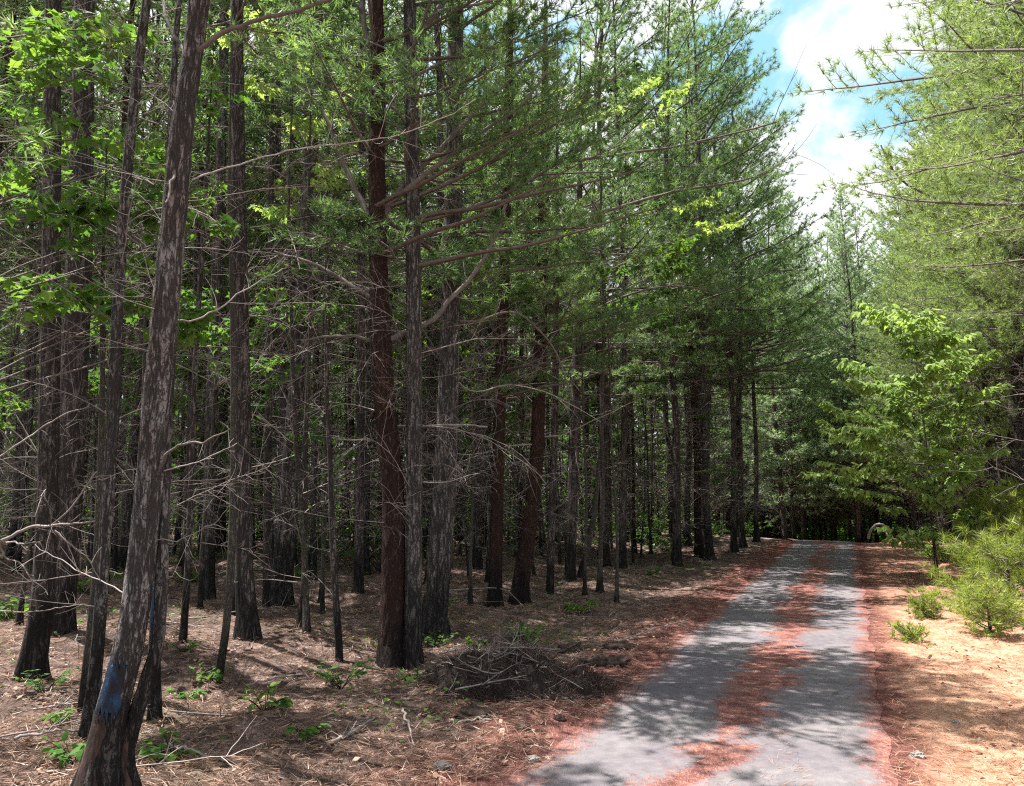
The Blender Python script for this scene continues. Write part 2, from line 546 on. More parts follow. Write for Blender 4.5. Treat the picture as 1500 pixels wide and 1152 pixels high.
def trunk_mb(H, r0, segs=12, sway=.12, mat=0, lean=0.0):
    z = np.concatenate([[-.25, 0, .08, .2, .4, .7, 1.1, 1.6], np.arange(2.2, H, .8), [H]])
    ph = rng.uniform(0, 6.28, 4)
    x = sway * (np.sin(z * .35 + ph[0]) - math.sin(ph[0])) + lean * z + .02 * np.sin(z * 1.9 + ph[2])
    y = sway * (np.sin(z * .28 + ph[1]) - math.sin(ph[1])) + .02 * np.sin(z * 2.3 + ph[3])
    r = r0 * (np.clip(1 - z / H, .02, 1.1) ** .72) * (1 + .55 * np.exp(-np.clip(z, 0, None) / .22))
    m = MB()
    m.tubes(np.stack([x, y, z], 1), r, segs, mat)
    ctr = np.stack([x, y, z], 1)
    V = m.v[0].reshape(len(z), segs, 3)
    an = 2 * np.pi * np.arange(segs) / segs
    ridge = np.clip(np.cos(4 * an + ph[0]), -.3, 1)[None, :] * (.3 * np.exp(-np.clip(z, -.1, None) / .18))[:, None]
    m.v[0] = (ctr[:, None] + (V - ctr[:, None]) * (1 + ridge[..., None])).reshape(-1, 3)
    return m, ctr


def dead_limb(mb, p0, d, L, r=.012, n=8, twigs=6, mat=0, bend=None, tint=None, segs=4):
    tint = rng.uniform(.2, .9) if tint is None else tint
    b = (0, 0, rng.uniform(-.35, .25)) if bend is None else bend
    p = curve(p0, d, L, n, b, .055)
    mb.tubes(p, np.linspace(r, r * .35, n), segs, mat, tint)
    twig_on(mb, p, L, twigs, r * .45, mat, tint)
    return p


def twig_on(mb, p, L, twigs, r, mat, tint, ln=.32):
    n = len(p)
    T, Rr = [], []
    for i in range(twigs):
        j = rng.integers(max(1, n // 5), n - 1)
        dd = nrm(p[j + 1] - p[j])
        s = nrm(np.cross(dd, rng.normal(size=3)))
        d2 = nrm(dd * rng.uniform(.3, 1.0) + s * .8)
        l2 = L * ln * rng.uniform(.3, 1.2)
        q = curve(p[j] + (p[j + 1] - p[j]) * rng.uniform(), d2, l2, 6, rng.normal(0, .18, 3), .08)
        T.append(q)
        Rr.append(np.linspace(r, r * .45, 6))
        if rng.uniform() < .6:
            d3 = nrm(d2 + rng.normal(0, .7, 3))
            T.append(curve(q[rng.integers(1, 4)], d3, l2 * .55, 6, rng.normal(0, .2, 3), .08))
            Rr.append(np.linspace(r * .6, r * .35, 6))
    if T:
        mb.tubes(np.array(T), np.array(Rr), 3, mat, tint)


def deadwood(mb, path, z0, z1, count, Lr=(.5, 1.9), tk=None):
    core = path[(path[:, 2] > z0 - .8) & (path[:, 2] < z1 + .8)]
    mb.tubes(core, .004, 3, 0)
    for i in range(count):
        z = rng.uniform(z0, z1)
        j = int(np.clip(np.searchsorted(path[:, 2], z) - 1, 0, len(path) - 2))
        f = (z - path[j, 2]) / (path[j + 1, 2] - path[j, 2])
        q = path[j] + (path[j + 1] - path[j]) * f
        az = rng.uniform(0, 6.283)
        el = R(rng.normal(15, 22))
        d = np.array([math.cos(az) * math.cos(el), math.sin(az) * math.cos(el), math.sin(el)])
        dead_limb(mb, q, d, rng.uniform(*Lr), rng.uniform(.004, .009), 7, int(rng.integers(5, 11)), segs=3, tint=rng.uniform(0, .65))


def leafy_branch(mb, p0, d, L, nleaf, size, shape, r=.01, bend=(0, 0, -.1), subs=5, wood=0, lm=1, tint=None, flat=.35):
    """branch carrying flat sprays of leaves"""
    p = curve(p0, d, L, 8, bend, .07)
    mb.tubes(p, np.linspace(r, r * .35, 8), 4, wood)
    sd = side_of(nrm(np.asarray(d, float)))
    ptsl, T = [], []
    for i in range(subs):
        s = rng.uniform(.25, 1) * 7
        j = min(int(s), 6)
        q = p[j] + (p[j + 1] - p[j]) * (s - j)
        dd = nrm(np.asarray(d) * .7 + sd * rng.choice([-1, 1]) * rng.uniform(.4, 1) + np.array([0, 0, rng.normal(0, .15)]))
        sp_ = curve(q, dd, L * .42 * rng.uniform(.5, 1.1), 8, (0, 0, -.08), .06)
        T.append(sp_)
        ptsl.append(sp_)
    ptsl.append(p[2:])
    if T:
        mb.tubes(np.array(T), np.linspace(r * .45, r * .2, 8), 3, wood)
    per = max(1, nleaf // len(ptsl))
    P, N_, D = [], [], []
    for q in ptsl:
        ss = rng.uniform(.1, 1, per) * (len(q) - 1.001)
        j = ss.astype(int)
        pos = q[j] + (q[j + 1] - q[j]) * (ss - j)[:, None]
        t = nrm(q[j + 1] - q[j])
        out = nrm(np.cross(t, [0, 0, 1.0])) * rng.choice([-1, 1], per)[:, None] + t * rng.uniform(.1, 1, (per, 1)) + np.array([0, 0, -.15])
        P.append(pos + nrm(out) * size * .35)
        N_.append(np.array([0, 0, 1.0]) + nrm(out) * rng.uniform(.2, 1.3, (per, 1)) + rng.normal(0, flat, (per, 3)))
        D.append(out + rng.normal(0, .2, (per, 3)))
    P, N_, D = map(np.concatenate, (P, N_, D))
    tn = np.clip((rng.uniform() if tint is None else tint) + rng.normal(0, .22, len(P)), 0, 1)
    mb.leaves(P, N_, D, size * rng.uniform(.55, 1.15, len(P)), shape, lm, tn)


# ------------------------------------------------------------------ prototypes (meshes shared by copies)
PT = {}
TR = [MAT['bark'], MAT['bark_red'], MAT['bark_grey']]
trunks, deads = [], []
for i in range(7):
    m, pth = trunk_mb(17.5, rng.uniform(.1, .135), 12, rng.uniform(.05, .2), 0, rng.normal(0, .012))
    me = m.mesh('trunk', [MAT[('bark', 'bark', 'bark_grey', 'bark', 'bark_red', 'bark_grey', 'bark')[i]]])
    d = MB()
    deadwood(d, pth, .9, 8.5, 95)
    trunks.append(me)
    deads.append(d.mesh('deadwood', [MAT['dead']]))


def crown_mesh(fm, **kw):
    m = MB()
    pine_crown(m, **kw)
    return m.mesh('crown', [MAT['limb'], MAT[fm]])


inner = [crown_mesh('needle', H=17.5, z0=7.8 + .6 * i, Lmax=2.3, step=.8, per=4, keep=.7, n_need=14, sub=5, tuft=.12, nl=.17, nw=.022) for i in range(3)]
slim = [crown_mesh('needle', H=17.5, z0=10.5 + .6 * i, Lmax=1.5, step=.8, per=4, keep=.6, n_need=14, sub=5, tuft=.12, nl=.17, nw=.02) for i in range(2)]
inner_dense = [crown_mesh('needle', H=17.5, z0=6.6 + .6 * i, Lmax=2.6, step=.55, per=5, keep=.85, n_need=10, sub=4.0, tuft=.15, nl=.2, nw=.034) for i in range(2)]
edge = [crown_mesh('needle', H=17.5, z0=5.9 - .4 * i, Lmax=2.8, step=.75, per=5, keep=.74, asym=.4, n_need=17, sub=5.2, tuft=.115, nl=.17, nw=.0135, dead=.14) for i in range(3)]
blue = [crown_mesh('needle_b', H=17.5, z0=2.4, Lmax=3.2, step=.45, per=5, keep=.95, asym=.2, n_need=11, sub=4.4, tuft=.15, nl=.2, nw=.026) for i in range(2)]
bushy = [crown_mesh('needle_y', H=17.5, z0=2.6 + .5 * i, Lmax=3.3, step=.46, per=5, keep=.9, asym=.25, n_need=16, nl=.18, nw=.015, sub=4.4, tuft=.14) for i in range(2)]
bushy_high = [crown_mesh('needle_y', H=17.5, z0=5.6, Lmax=3.4, step=.46, per=5, keep=.9, asym=.3, n_need=20, nl=.18, nw=.009, sub=4.6, tuft=.13) for i in range(2)]


def pine(x, y, kind, label, group, s=1.0, rz=None, ti=None, crown=True, dead=True, name='pine_tree', cat='pine tree', thin=1.0):
    z = float(terrain(x, y)) - .02
    rz = rng.uniform(0, 6.28) if rz is None else rz
    o = empty(name, (x, y, z), rz, label, cat, group)
    o.scale = (s, s, s)
    ti = int(rng.integers(0, 7)) if ti is None else ti
    t = put('trunk', trunks[ti], o)
    t.scale = (thin, thin, 1)
    if dead:
        put('deadwood', deads[ti], o)
    if crown:
        ch = {'slim': slim, 'inner_dense': inner_dense, 'inner': inner, 'edge': edge, 'blue': blue, 'bushy': bushy, 'bushy_high': bushy_high}[kind]
        put('crown', ch[int(rng.integers(0, len(ch)))], o)
    return o


# understory broadleaf trees
def understory(H, nb, leafm, shape, size, z0=.35, spread=1.5, nleaf=70, r=.03):
    m, pth = trunk_mb(H, r, 8, .22)
    c = MB()
    for i in range(nb):
        t = rng.uniform(z0, 1)
        z = t * H * .97
        j = int(np.clip(np.searchsorted(pth[:, 2], z) - 1, 0, len(pth) - 2))
        q = pth[j] + (pth[j + 1] - pth[j]) * ((z - pth[j, 2]) / (pth[j + 1, 2] - pth[j, 2]))
        az = rng.uniform(0, 6.283)
        el = R(rng.uniform(0, 35))
        leafy_branch(c, q, np.array([math.cos(az) * math.cos(el), math.sin(az) * math.cos(el), math.sin(el)]),
                     spread * (1.15 - t * .7) * rng.uniform(.6, 1.2), nleaf, size, shape, .009, (0, 0, -.12), 5)
    return m.mesh('trunk', [MAT['bark_sap']]), c.mesh('crown', [MAT['limb'], MAT[leafm]])


under = [understory(9.5, 34, 'leaf_y', RHOMB, .19, .25, 1.9, 80), understory(7.5, 28, 'leaf', RHOMB, .17, .25, 1.6, 80), understory(12, 38, 'leaf_y', RHOMB, .2, .35, 2.0, 80), understory(5.5, 22, 'leaf', RHOMB, .15, .25, 1.3, 70), understory(12.5, 38, 'leaf', RHOMB, .2, .3, 2.0, 80)]


def broadleaf(x, y, i, label, group=None, s=1.0, rz=None, name='sweetgum_sapling'):
    o = empty(name, (x, y, float(terrain(x, y)) - .02), rng.uniform(0, 6.28) if rz is None else rz, label, 'sapling', group, s)
    put('trunk', under[i][0], o)
    put('crown', under[i][1], o)
    return o


# ------------------------------------------------------------------ trees read off the photograph
HEROES = []      # x, y of each, so the fill keeps clear


def spline(P, n):
    P = np.asarray(P, float)
    s = np.concatenate([[0], np.cumsum(np.linalg.norm(np.diff(P[:, :3], axis=0), axis=1))])
    t = np.linspace(0, s[-1], n)
    out = np.empty((n, P.shape[1]))
    tan = np.gradient(P, s, axis=0)
    j = np.clip(np.searchsorted(s, t, 'right') - 1, 0, len(P) - 2)
    h = (s[j + 1] - s[j])[:, None]
    f = ((t - s[j]) / h[:, 0])[:, None]
    return ((2 * f ** 3 - 3 * f ** 2 + 1) * P[j] + (f ** 3 - 2 * f ** 2 + f) * h * tan[j] + (-2 * f ** 3 + 3 * f ** 2) * P[j + 1] + (f ** 3 - f ** 2) * h * tan[j + 1])


def hero(path, bark, label, name='pine_tree', cat='pine tree', H=15.0, crown=None, fine=False, dead=14, dz=(1.2, 7.5), group=None, crz=0.0, deadL=(.5, 1.7)):
    """path: (px, py, width px) from the foot up; the trunk stands where its foot meets the ground"""
    g = ground(path[0][0], path[0][1])
    Y = g[1]
    P = []
    for (px, py, w) in path:
        q = at(px, py, Y)
        P.append([*q, w * .425 / F * Y])
    P = np.array(P)
    P[:, :3] -= g
    # carry the stem on above the frame
    last = P[-1].copy()
    dirn = nrm(P[-1, :3] - P[-2, :3])
    top = H
    if last[2] < top - 1:
        for f in (.35, .7, 1.0):
            q = last.copy()
            l = (top - last[2]) * f
            q[:3] = last[:3] + np.array([dirn[0] * .5 * l, dirn[1] * .5 * l, l])
            q[3] = last[3] * (1 - .94 * f)
            P = np.vstack([P, q])
    foot = P[0].copy()
    foot[2] -= .3
    foot[3] *= 1.12
    P = np.vstack([foot, P])
    n = 240 if fine else 60
    S = spline(P, n)
    zz = S[:, 2]
    r = np.maximum(S[:, 3], .006) * (1 + (.14 if path[0][2] > 20 else .06) * np.exp(-np.clip(zz, 0, None) / .18))
    m = MB()
    segs = 40 if fine else 14
    m.tubes(S[:, :3], r, segs, 0)
    V = m.v[0].reshape(n, segs, 3)
    an = 2 * np.pi * np.arange(segs) / segs
    nr = int(rng.integers(3, 6))
    ph_ = rng.uniform(0, 6.28)
    ridge = np.clip(np.cos(nr * an + ph_ + .6 * np.sin(an)), -.3, 1)[None, :] * (.3 * np.exp(-np.clip(zz, -.1, None) / .16))[:, None] * (1.0 if path[0][2] > 20 else .4)
    m.v[0] = (S[:, None, :3] + (V - S[:, None, :3]) * (1 + ridge[..., None])).reshape(-1, 3)
    if fine:
        V = m.v[0].reshape(n, segs, 3)
        ctr = S[:, None, :3]
        off = V - ctr
        for i in range(n):
            if S[i, 2] > 8:
                break
            for j in range(segs):
                a = 2 * math.pi * j / segs
                q = Vector((math.cos(a) * 3.1, math.sin(a) * 3.1, S[i, 2] * 5.0))
                d, _ = mnoise.voronoi(q + mnoise.noise_vector(q * .8) * .5)
                e = min(d[1] - d[0], .35) / .35
                off[i, j] *= 1 + .1 * (e - .6) + .05 * mnoise.noise(q * .35)
        m.v[0] = (ctr + off).reshape(-1, 3)
    z0 = float(terrain(g[0], g[1]))
    o = empty(name, (g[0], g[1], z0), 0, label, cat, group)
    m.build('trunk', [MAT[bark]], o)
    HEROES.append((g[0], g[1]))
    for i in range(dead):
        z = rng.uniform(*dz)
        j = int(np.clip(np.searchsorted(zz, z), 1, n - 1))
        az = rng.uniform(0, 6.283)
        el = R(rng.normal(12, 20))
        d = np.array([math.cos(az) * math.cos(el), math.sin(az) * math.cos(el), math.sin(el)])
        b = MB()
        dead_limb(b, S[j, :3] + d * r[j] * .5, d, rng.uniform(*deadL), rng.uniform(.0025, .0052), 8, int(rng.integers(8, 18)), tint=rng.uniform(0, .5))
        b.build('dead_branch', [MAT['dead']], o)
    if crown:
        me = {'slim': slim, 'inner': inner, 'edge': edge, 'bushy': bushy, 'bushy_high': bushy_high}[crown[0]][crown[1]]
        c = put('crown', me, o)
        sc_ = H / 17.5
        c.scale = (sc_, sc_, sc_)
        zc = 9 * sc_
        j = int(np.clip(np.searchsorted(zz, zc), 0, n - 1))
        c.location = (S[j, 0], S[j, 1], 0)
        c.rotation_euler = (0, 0, crz)
    return o, S, Y, g


def limb(tree, pts, w0, w1, dy=0.0, mat='limb', twigs=6, tufts=0, live='needle', nm='branch', tint=.6, ln=.22, y0=None):
    """a limb along pixel points, its depth running from the trunk's to dy metres beyond"""
    o, S, Y, g = tree
    Y = Y if y0 is None else y0
    P = []
    L = len(pts)
    for i, (px, py) in enumerate(pts):
        f = i / (L - 1)
        P.append(at(px, py, Y + dy * f) - np.array([g[0], g[1], o.location[2]]))
    P = np.array(P)
    q = spline(P, max(8, 4 * L))
    q[1:] += np.cumsum(rng.normal(0, .006, (len(q) - 1, 3)), 0)
    rr = np.linspace(w0, w1, len(q)) * (.27 if mat == 'dead' else .44) / F * Y
    b = MB()
    b.tubes(q, rr, 8, 0, tint)
    Lm = float(np.linalg.norm(q[-1] - q[0]))
    twig_on(b, q, Lm, twigs, max(.003, rr[-1] * .6), 0, tint, ln)
    if tufts:
        A, Pp = [], []
        n = len(q)
        for i in range(tufts):
            j = rng.integers(int(n * .35), n - 1)
            dd = nrm(q[j + 1] - q[j])
            s = nrm(np.cross(dd, rng.normal(size=3)))
            d2 = nrm(dd + s * rng.uniform(.3, 1.1))
            l2 = rng.uniform(.2, .7)
            t = curve(q[j], d2, l2, 6, (0, 0, .1), .06)
            b.tubes(t, np.linspace(.005, .003, 6), 3, 0, tint)
            for e in (2, 3, 4, 5):
                Pp.append(t[e])
                A.append(t[e] - t[e - 1] + np.array([0, 0, .03]))
        b.needles(np.array(Pp), np.array(A), 16, .15, .007, 1)
    return b.build(nm, [MAT[mat], MAT[live]], o)


def patch(tree, z0, z1, a0, a1, mat, nm, grow=.006, label=None):
    """paint or bared wood lying over part of a stem, ragged at the rim"""
    o, S, Y, g = tree
    zz = S[:, 2]
    n, k_ = 26, 18
    V = np.zeros((n, k_, 3))
    for i in range(n):
        z = z0 + (z1 - z0) * i / (n - 1)
        c = np.array([np.interp(z, zz, S[:, x]) for x in range(4)])
        rr = c[3] * (1 + .14 * math.exp(-max(z, 0) / .18)) * 1.04 + grow
        lo = a0 + .3 * mnoise.noise(Vector((z * 9, 1, 0)))
        hi = a1 + .3 * mnoise.noise(Vector((z * 9, 5, 0)))
        for j in range(k_):
            a = R(-90) + lo + (hi - lo) * j / (k_ - 1)
            V[i, j] = (c[0] + math.cos(a) * rr, c[1] + math.sin(a) * rr, z)
    for j in range(k_):
        V[0, j, 2] += .12 * (mnoise.noise(Vector((j * .6, 3, 2))))
        V[-1, j, 2] += .16 * (mnoise.noise(Vector((j * .6, 8, 2))))
    idx = np.arange(n * k_).reshape(n, k_)
    m = MB()
    m.add(V, np.stack([idx[:-1, :-1], idx[:-1, 1:], idx[1:, 1:], idx[1:, :-1]], -1).reshape(-1, 4), 0, .5, True)
    p = m.build(nm, [MAT[mat]], o)
    if label:
        p['label'] = label
    return p


# 1: the big leaning pine near the camera, blue blaze on its foot
t1 = hero([(141, 1162, 62), (153, 1100, 53), (168, 1030, 49), (192, 930, 46), (212, 780, 45), (226, 620, 46), (240, 480, 45), (252, 350, 43), (266, 200, 40), (281, 90, 36), (296, -10, 31)],
          'bark_near', 'leaning rough-barked pine with a blue paint blaze above its reddish scraped foot', H=16.5, crown=('edge', 0), crz=-.4, fine=True, dead=16, dz=(1.4, 6.5), deadL=(.4, 1.3))
patch(t1, .45, .74, -.8, .65, 'paint', 'paint_blaze', .003, 'blue paint blaze')
patch(t1, -.05, .42, -1.2, .3, 'scar', 'bared_wood', .004, 'reddish scraped foot')
limb(t1, [(281, 264), (347, 243), (417, 229), (500, 217), (587, 200), (656, 170), (694, 142)], 5, 2.2, 1.2, 'dead', 8, tint=.75)
limb(t1, [(280, 88), (308, 62), (370, 38), (434, 20), (505, -8)], 9, 5, -.3, 'limb', 7)
limb(t1, [(278, 87), (257, 52), (240, 0), (232, -30)], 8, 5, .4, 'limb', 4)
limb(t1, [(232, 690), (246, 668), (262, 650), (300, 640), (335, 628)], 6, 2, -.4, 'limb', 5)
limb(t1, [(244, 470), (285, 468), (345, 430), (390, 402), (420, 390)], 6, 3, .9, 'dead', 6, tint=.5)
limb(t1, [(240, 690), (290, 670), (345, 648)], 4, 2, .5, 'dead', 5, tint=.7)
limb(t1, [(222, 790), (262, 798), (300, 776), (330, 752)], 3.5, 1.5, -.3, 'dead', 4, tint=.6)
limb(t1, [(268, 240), (252, 262), (246, 300)], 6, 3, -.2, 'limb', 2)
limb(t1, [(210, 880), (165, 862), (110, 838), (52, 800)], 4, 2, .4, 'dead', 6, tint=.8)
# slim stem tucked behind its foot, and the bent one beside it
t2 = hero([(190, 1160, 30), (184, 1110, 26), (196, 1060, 24), (214, 1000, 23), (229, 950, 21), (236, 870, 20), (240, 760, 19), (246, 600, 17), (258, 400, 14), (266, 200, 12), (280, 0, 10)],
          'bark_grey', 'bent slim pine crossing close beside the foot of the blue-blazed pine', H=9, crown=None, fine=True, dead=10, dz=(1.2, 5), deadL=(.3, 1.0))
patch(t2, -.05, .3, -1.0, .6, 'scar', 'bared_wood', .004)
t3 = hero([(226, 1052, 22), (226, 960, 20), (232, 860, 19), (236, 700, 18), (240, 500, 16), (246, 300, 14), (255, 100, 12), (262, 0, 10)],
          'bark_grey', 'straight slim pine behind the leaning pine, thin blue paint streak on its bark', H=10, dead=12, dz=(1, 6), crown=None)
patch(t3, .72, 1.05, -.7, .5, 'paint', 'paint_blaze', .005)
t4 = hero([(128, 1084, 24), (139, 990, 21), (148, 880, 20), (157, 740, 20), (166, 600, 20), (172, 460, 19), (182, 300, 18), (200, 120, 17), (216, -10, 15)],
          'bark_grey', 'slim grey pine with a blackened foot, first stem beside the blue-blazed leaning pine', H=12, crown=('slim', 1), dead=16, dz=(.9, 6.5), fine=True, deadL=(.4, 1.2))
t5 = hero([(119, 1042, 13), (128, 960, 12), (138, 860, 11), (146, 700, 10), (150, 560, 9), (150, 400, 7)],
          'bark_sap', 'very thin pale stem half hidden behind the slim grey pine with blackened foot', 'sapling', 'sapling', H=5, dead=6, dz=(1, 3.5))
t6 = hero([(46, 992, 44), (60, 900, 37), (68, 780, 35), (72, 600, 33), (75, 400, 31), (76, 200, 30), (78, -10, 27)],
          'bark', 'stout dark pine with a wide flared foot, leftmost of the near trunks', H=15, crown=('slim', 0), dead=18, dz=(1.2, 8))
t7 = hero([(87, 929, 42), (95, 850, 40), (103, 700, 42), (110, 520, 44), (117, 350, 42), (121, 180, 38), (124, -10, 34)],
          'bark', 'thick dark trunk standing just behind the stout flared pine', H=16, crown=('slim', 1), dead=18, dz=(1.2, 9))
t8 = hero([(268, 941, 13), (274, 850, 11), (280, 700, 10), (288, 500, 9), (300, 300, 8)],
          'bark', 'pencil-thin black stem standing between two stouter trunks on sunny straw', 'sapling', 'sapling', H=7, dead=8, dz=(1, 5))
t9 = hero([(320, 1000, 13), (330, 930, 13), (338, 830, 13), (342, 700, 12), (342, 540, 11), (340, 420, 9), (336, 280, 7)],
          'bark_sap', 'pale smooth-barked sapling rising from a bright yellow-green seedling', 'sapling', 'sapling', H=6.5, dead=6, dz=(1.5, 4.5))
t10 = hero([(363, 934, 36), (358, 850, 31), (356, 700, 29), (354, 520, 27), (350, 300, 25), (347, -10, 22)],
           'bark', 'dark straight pine with a spreading black foot behind the pale sapling', H=16, crown=('inner', 1), dead=18, dz=(1, 9))
t11 = hero([(304, 879, 24), (306, 780, 22), (310, 600, 21), (318, 400, 20), (326, 150, 17), (330, -10, 15)],
           'bark_grey', 'grey pine set back between the blue-blazed pine and the black-footed pine', H=16, crown=('inner', 2), dead=16, dz=(1, 9))
t12 = hero([(410, 887, 40), (420, 780, 34), (430, 640, 31), (440, 500, 29), (450, 330, 27), (458, 150, 25), (464, -10, 22)],
           'bark_grey', 'thick grey pine leaning gently toward the road, bark deeply furrowed', H=17, crown=('inner', 0), dead=18, dz=(1, 9))
t13 = hero([(390, 889, 14), (391, 780, 13), (393, 600, 12), (396, 400, 10), (398, 200, 9)],
           'bark', 'thin dark pole close against the thick furrowed leaning pine', H=9, dead=10, dz=(1, 7))
t14 = hero([(497, 966, 13), (492, 880, 12), (487, 780, 11), (484, 690, 9), (478, 560, 6)],
           'bark', 'thin crooked black sapling with forked top in front of the shaded wood', 'sapling', 'sapling', H=4.6, dead=6, dz=(.8, 3.2), deadL=(.3, .8))
t15 = hero([(525, 869, 18), (526, 780, 16), (527, 640, 15), (529, 450, 14), (530, 250, 13), (531, -10, 11)],
           'bark', 'slender dark pine just beside the red-brown pine, set farther into the wood', H=16, crown=('inner', 1), dead=16, dz=(1, 9))
# the red-brown pine at the road edge
t16 = hero([(573, 977, 50), (573, 940, 44), (576, 850, 40), (577, 760, 39), (573, 690, 38), (566, 620, 38), (560, 540, 37), (556, 450, 34), (553, 330, 31), (552, 200, 29), (553, 100, 26), (552, -10, 23)],
           'bark_red', 'red-brown pine with charred foot and a knobbly whorl, largest at the road edge', H=16.5, crown=('edge', 2), fine=True, dead=10, dz=(1.5, 7.5), crz=-.4)
LT = 'limb'
limb(t16, [(559, 319), (604, 257), (656, 208), (708, 153), (750, 118), (792, 76), (830, 40)], 13, 4, .6, LT, 9, 10)
limb(t16, [(562, 306), (610, 268), (667, 222), (720, 180), (764, 149), (800, 100)], 10, 4, -.5, LT, 8, 6)
limb(t16, [(558, 104), (590, 74), (640, 22), (662, -10)], 15, 9, .2, LT, 4)
limb(t16, [(642, 18), (690, 6), (740, -4)], 7, 4, .4, LT, 5, 6)
limb(t16, [(548, 102), (538, 52), (531, 0), (526, -30)], 11, 8, .2, LT, 3)
limb(t16, [(541, 318), (520, 280), (500, 238), (478, 178), (455, 130)], 11, 5, .5, LT, 6, 3)
limb(t16, [(566, 499), (600, 484), (632, 467), (660, 432), (690, 398), (720, 348), (745, 290)], 11, 5, .5, LT, 9, 4)
limb(t16, [(543, 500), (521, 492), (480, 490), (440, 500)], 6, 3, -.3, LT, 5)
limb(t16, [(543, 436), (500, 410), (440, 381), (400, 372)], 8, 4, .3, LT, 6)
limb(t16, [(566, 622), (594, 624), (639, 620), (712, 620)], 7, 5, .1, 'dead', 3, tint=.5, nm='dead_branch')
limb(t16, [(555, 120), (590, 118), (640, 92), (700, 74), (760, 50)], 7, 3, .9, LT, 6, 8)
limb(t16, [(548, 250), (520, 225), (480, 240), (430, 236)], 4, 2, -.5, 'dead', 6, tint=.6, nm='dead_branch')
limb(t16, [(585, 700), (640, 705), (700, 690)], 4, 2, .6, 'dead', 5, tint=.6, nm='dead_branch')
b = MB()
for i in range(7):
    a = i * 6.283 / 7
    q = t16[1][np.searchsorted(t16[1][:, 2], at(568, 612, t16[2])[2] - t16[0].location[2])]
    p0 = q[:3] + np.array([math.cos(a), math.sin(a), 0]) * q[3] * .7
    b.tubes(np.array([p0, p0 + np.array([math.cos(a) * .07, math.sin(a) * .07, .03]), p0 + np.array([math.cos(a) * .11, math.sin(a) * .11, -.06]), p0 + np.array([math.cos(a) * .09, math.sin(a) * .09, -.2])]), np.array([.026, .018, .009, .004]), 6, 0, .15)
kb = b.build('whorl_stub', [MAT['bark_red']], t16[0])
t17 = hero([(604, 976, 32), (605, 900, 29), (606, 760, 29), (607, 600, 28), (606, 450, 27), (604, 250, 25), (600, -10, 22)],
           'bark_grey', 'grey furrowed pine pressed close behind the red-brown pine', H=16, crown=('edge', 2), dead=14, dz=(1, 8))
t18 = hero([(633, 932, 46), (641, 860, 41), (650, 740, 39), (656, 600, 37), (660, 450, 35), (665, 250, 32), (668, -10, 28)],
           'bark_grey', 'thick grey furrowed pine, third trunk from the red-brown pine toward the road', H=16, crown=('edge', 1), dead=18, dz=(1, 8), crz=-.4)
t19 = hero([(725, 889, 25), (727, 800, 22), (731, 640, 21), (736, 480, 20), (742, 280, 18), (746, 100, 16)],
           'bark_red', 'slim reddish pine with pale stubs at its foot behind the brush heap', H=12.5, crown=('edge', 2), dead=18, dz=(1, 9), crz=-.3)
t20 = hero([(760, 884, 31), (770, 810, 28), (784, 700, 25), (790, 560, 23), (794, 400, 21), (798, 200, 18)],
           'bark_red', 'dark reddish pine leaning toward the road behind the brush heap', H=12.5, crown=('edge', 0), dead=18, dz=(1, 9), crz=-.5)
t21 = hero([(698, 832, 20), (700, 740, 18), (704, 560, 17), (708, 350, 15)], 'bark', 'short dark trunk seen between the thick grey pine and the slim reddish pine', H=16, crown=('inner', 1), dead=16, dz=(1, 9))
t22 = hero([(806, 870, 14), (808, 780, 13), (812, 640, 12), (815, 450, 11)], 'bark', 'thin black pine standing between the dark reddish leaning pine and the leaning pale stem', H=12, crown=None, dead=14, dz=(1, 8))
t23 = hero([(835, 850, 20), (838, 760, 18), (843, 600, 17), (848, 400, 15)], 'bark', 'dark pine at the head of the pair beside the leaning thin stem', H=12.5, crown=('edge', 1), dead=18, dz=(1, 9), crz=-.3)
t24 = hero([(850, 846, 11), (862, 800, 10), (874, 720, 9), (882, 620, 7)], 'bark_sap', 'thin leaning pale stem bowing toward the road at the wood edge', 'sapling', 'sapling', H=5, dead=8, dz=(1, 4))
limb(t20, [(694, 260), (778, 246), (847, 236), (925, 224), (1000, 212), (1038, 205), (1104, 189), (1140, 178)], 7, 3, 2.0, LT, 12, 16)
limb(t20, [(790, 318), (875, 312), (951, 292), (1000, 280), (1100, 262), (1150, 236)], 7, 3, 2.5, LT, 12, 16)
limb(t19, [(740, 330), (700, 390), (650, 420), (600, 432)], 5, 2, -1.0, 'dead', 8, tint=.6)
limb(t18, [(656, 540), (690, 575), (745, 568), (810, 582), (850, 600), (885, 622)], 4, 2, 1.0, 'dead', 8, tint=.75)
limb(t18, [(655, 470), (700, 470), (745, 458), (800, 500), (835, 582)], 5, 2.5, .6, 'limb', 8)
limb(t20, [(788, 650), (740, 655), (690, 668), (640, 660)], 4, 2, -.8, 'dead', 8, tint=.8)
limb(t20, [(786, 640), (820, 640), (870, 618), (930, 590)], 4, 2, .8, 'dead', 8, tint=.7)
limb(t23, [(846, 470), (900, 440), (980, 420), (1060, 430)], 5, 2, 1.5, 'limb', 9, 8)
limb(t23, [(848, 370), (930, 372), (1010, 345), (1080, 330)], 5, 2, 1.5, 'limb', 9, 14)

# ------------------------------------------------------------------ the rest of the wood
def clear(x, y, dmin):
    return all((x - a) ** 2 + (y - b) ** 2 > dmin * dmin for a, b in HEROES)


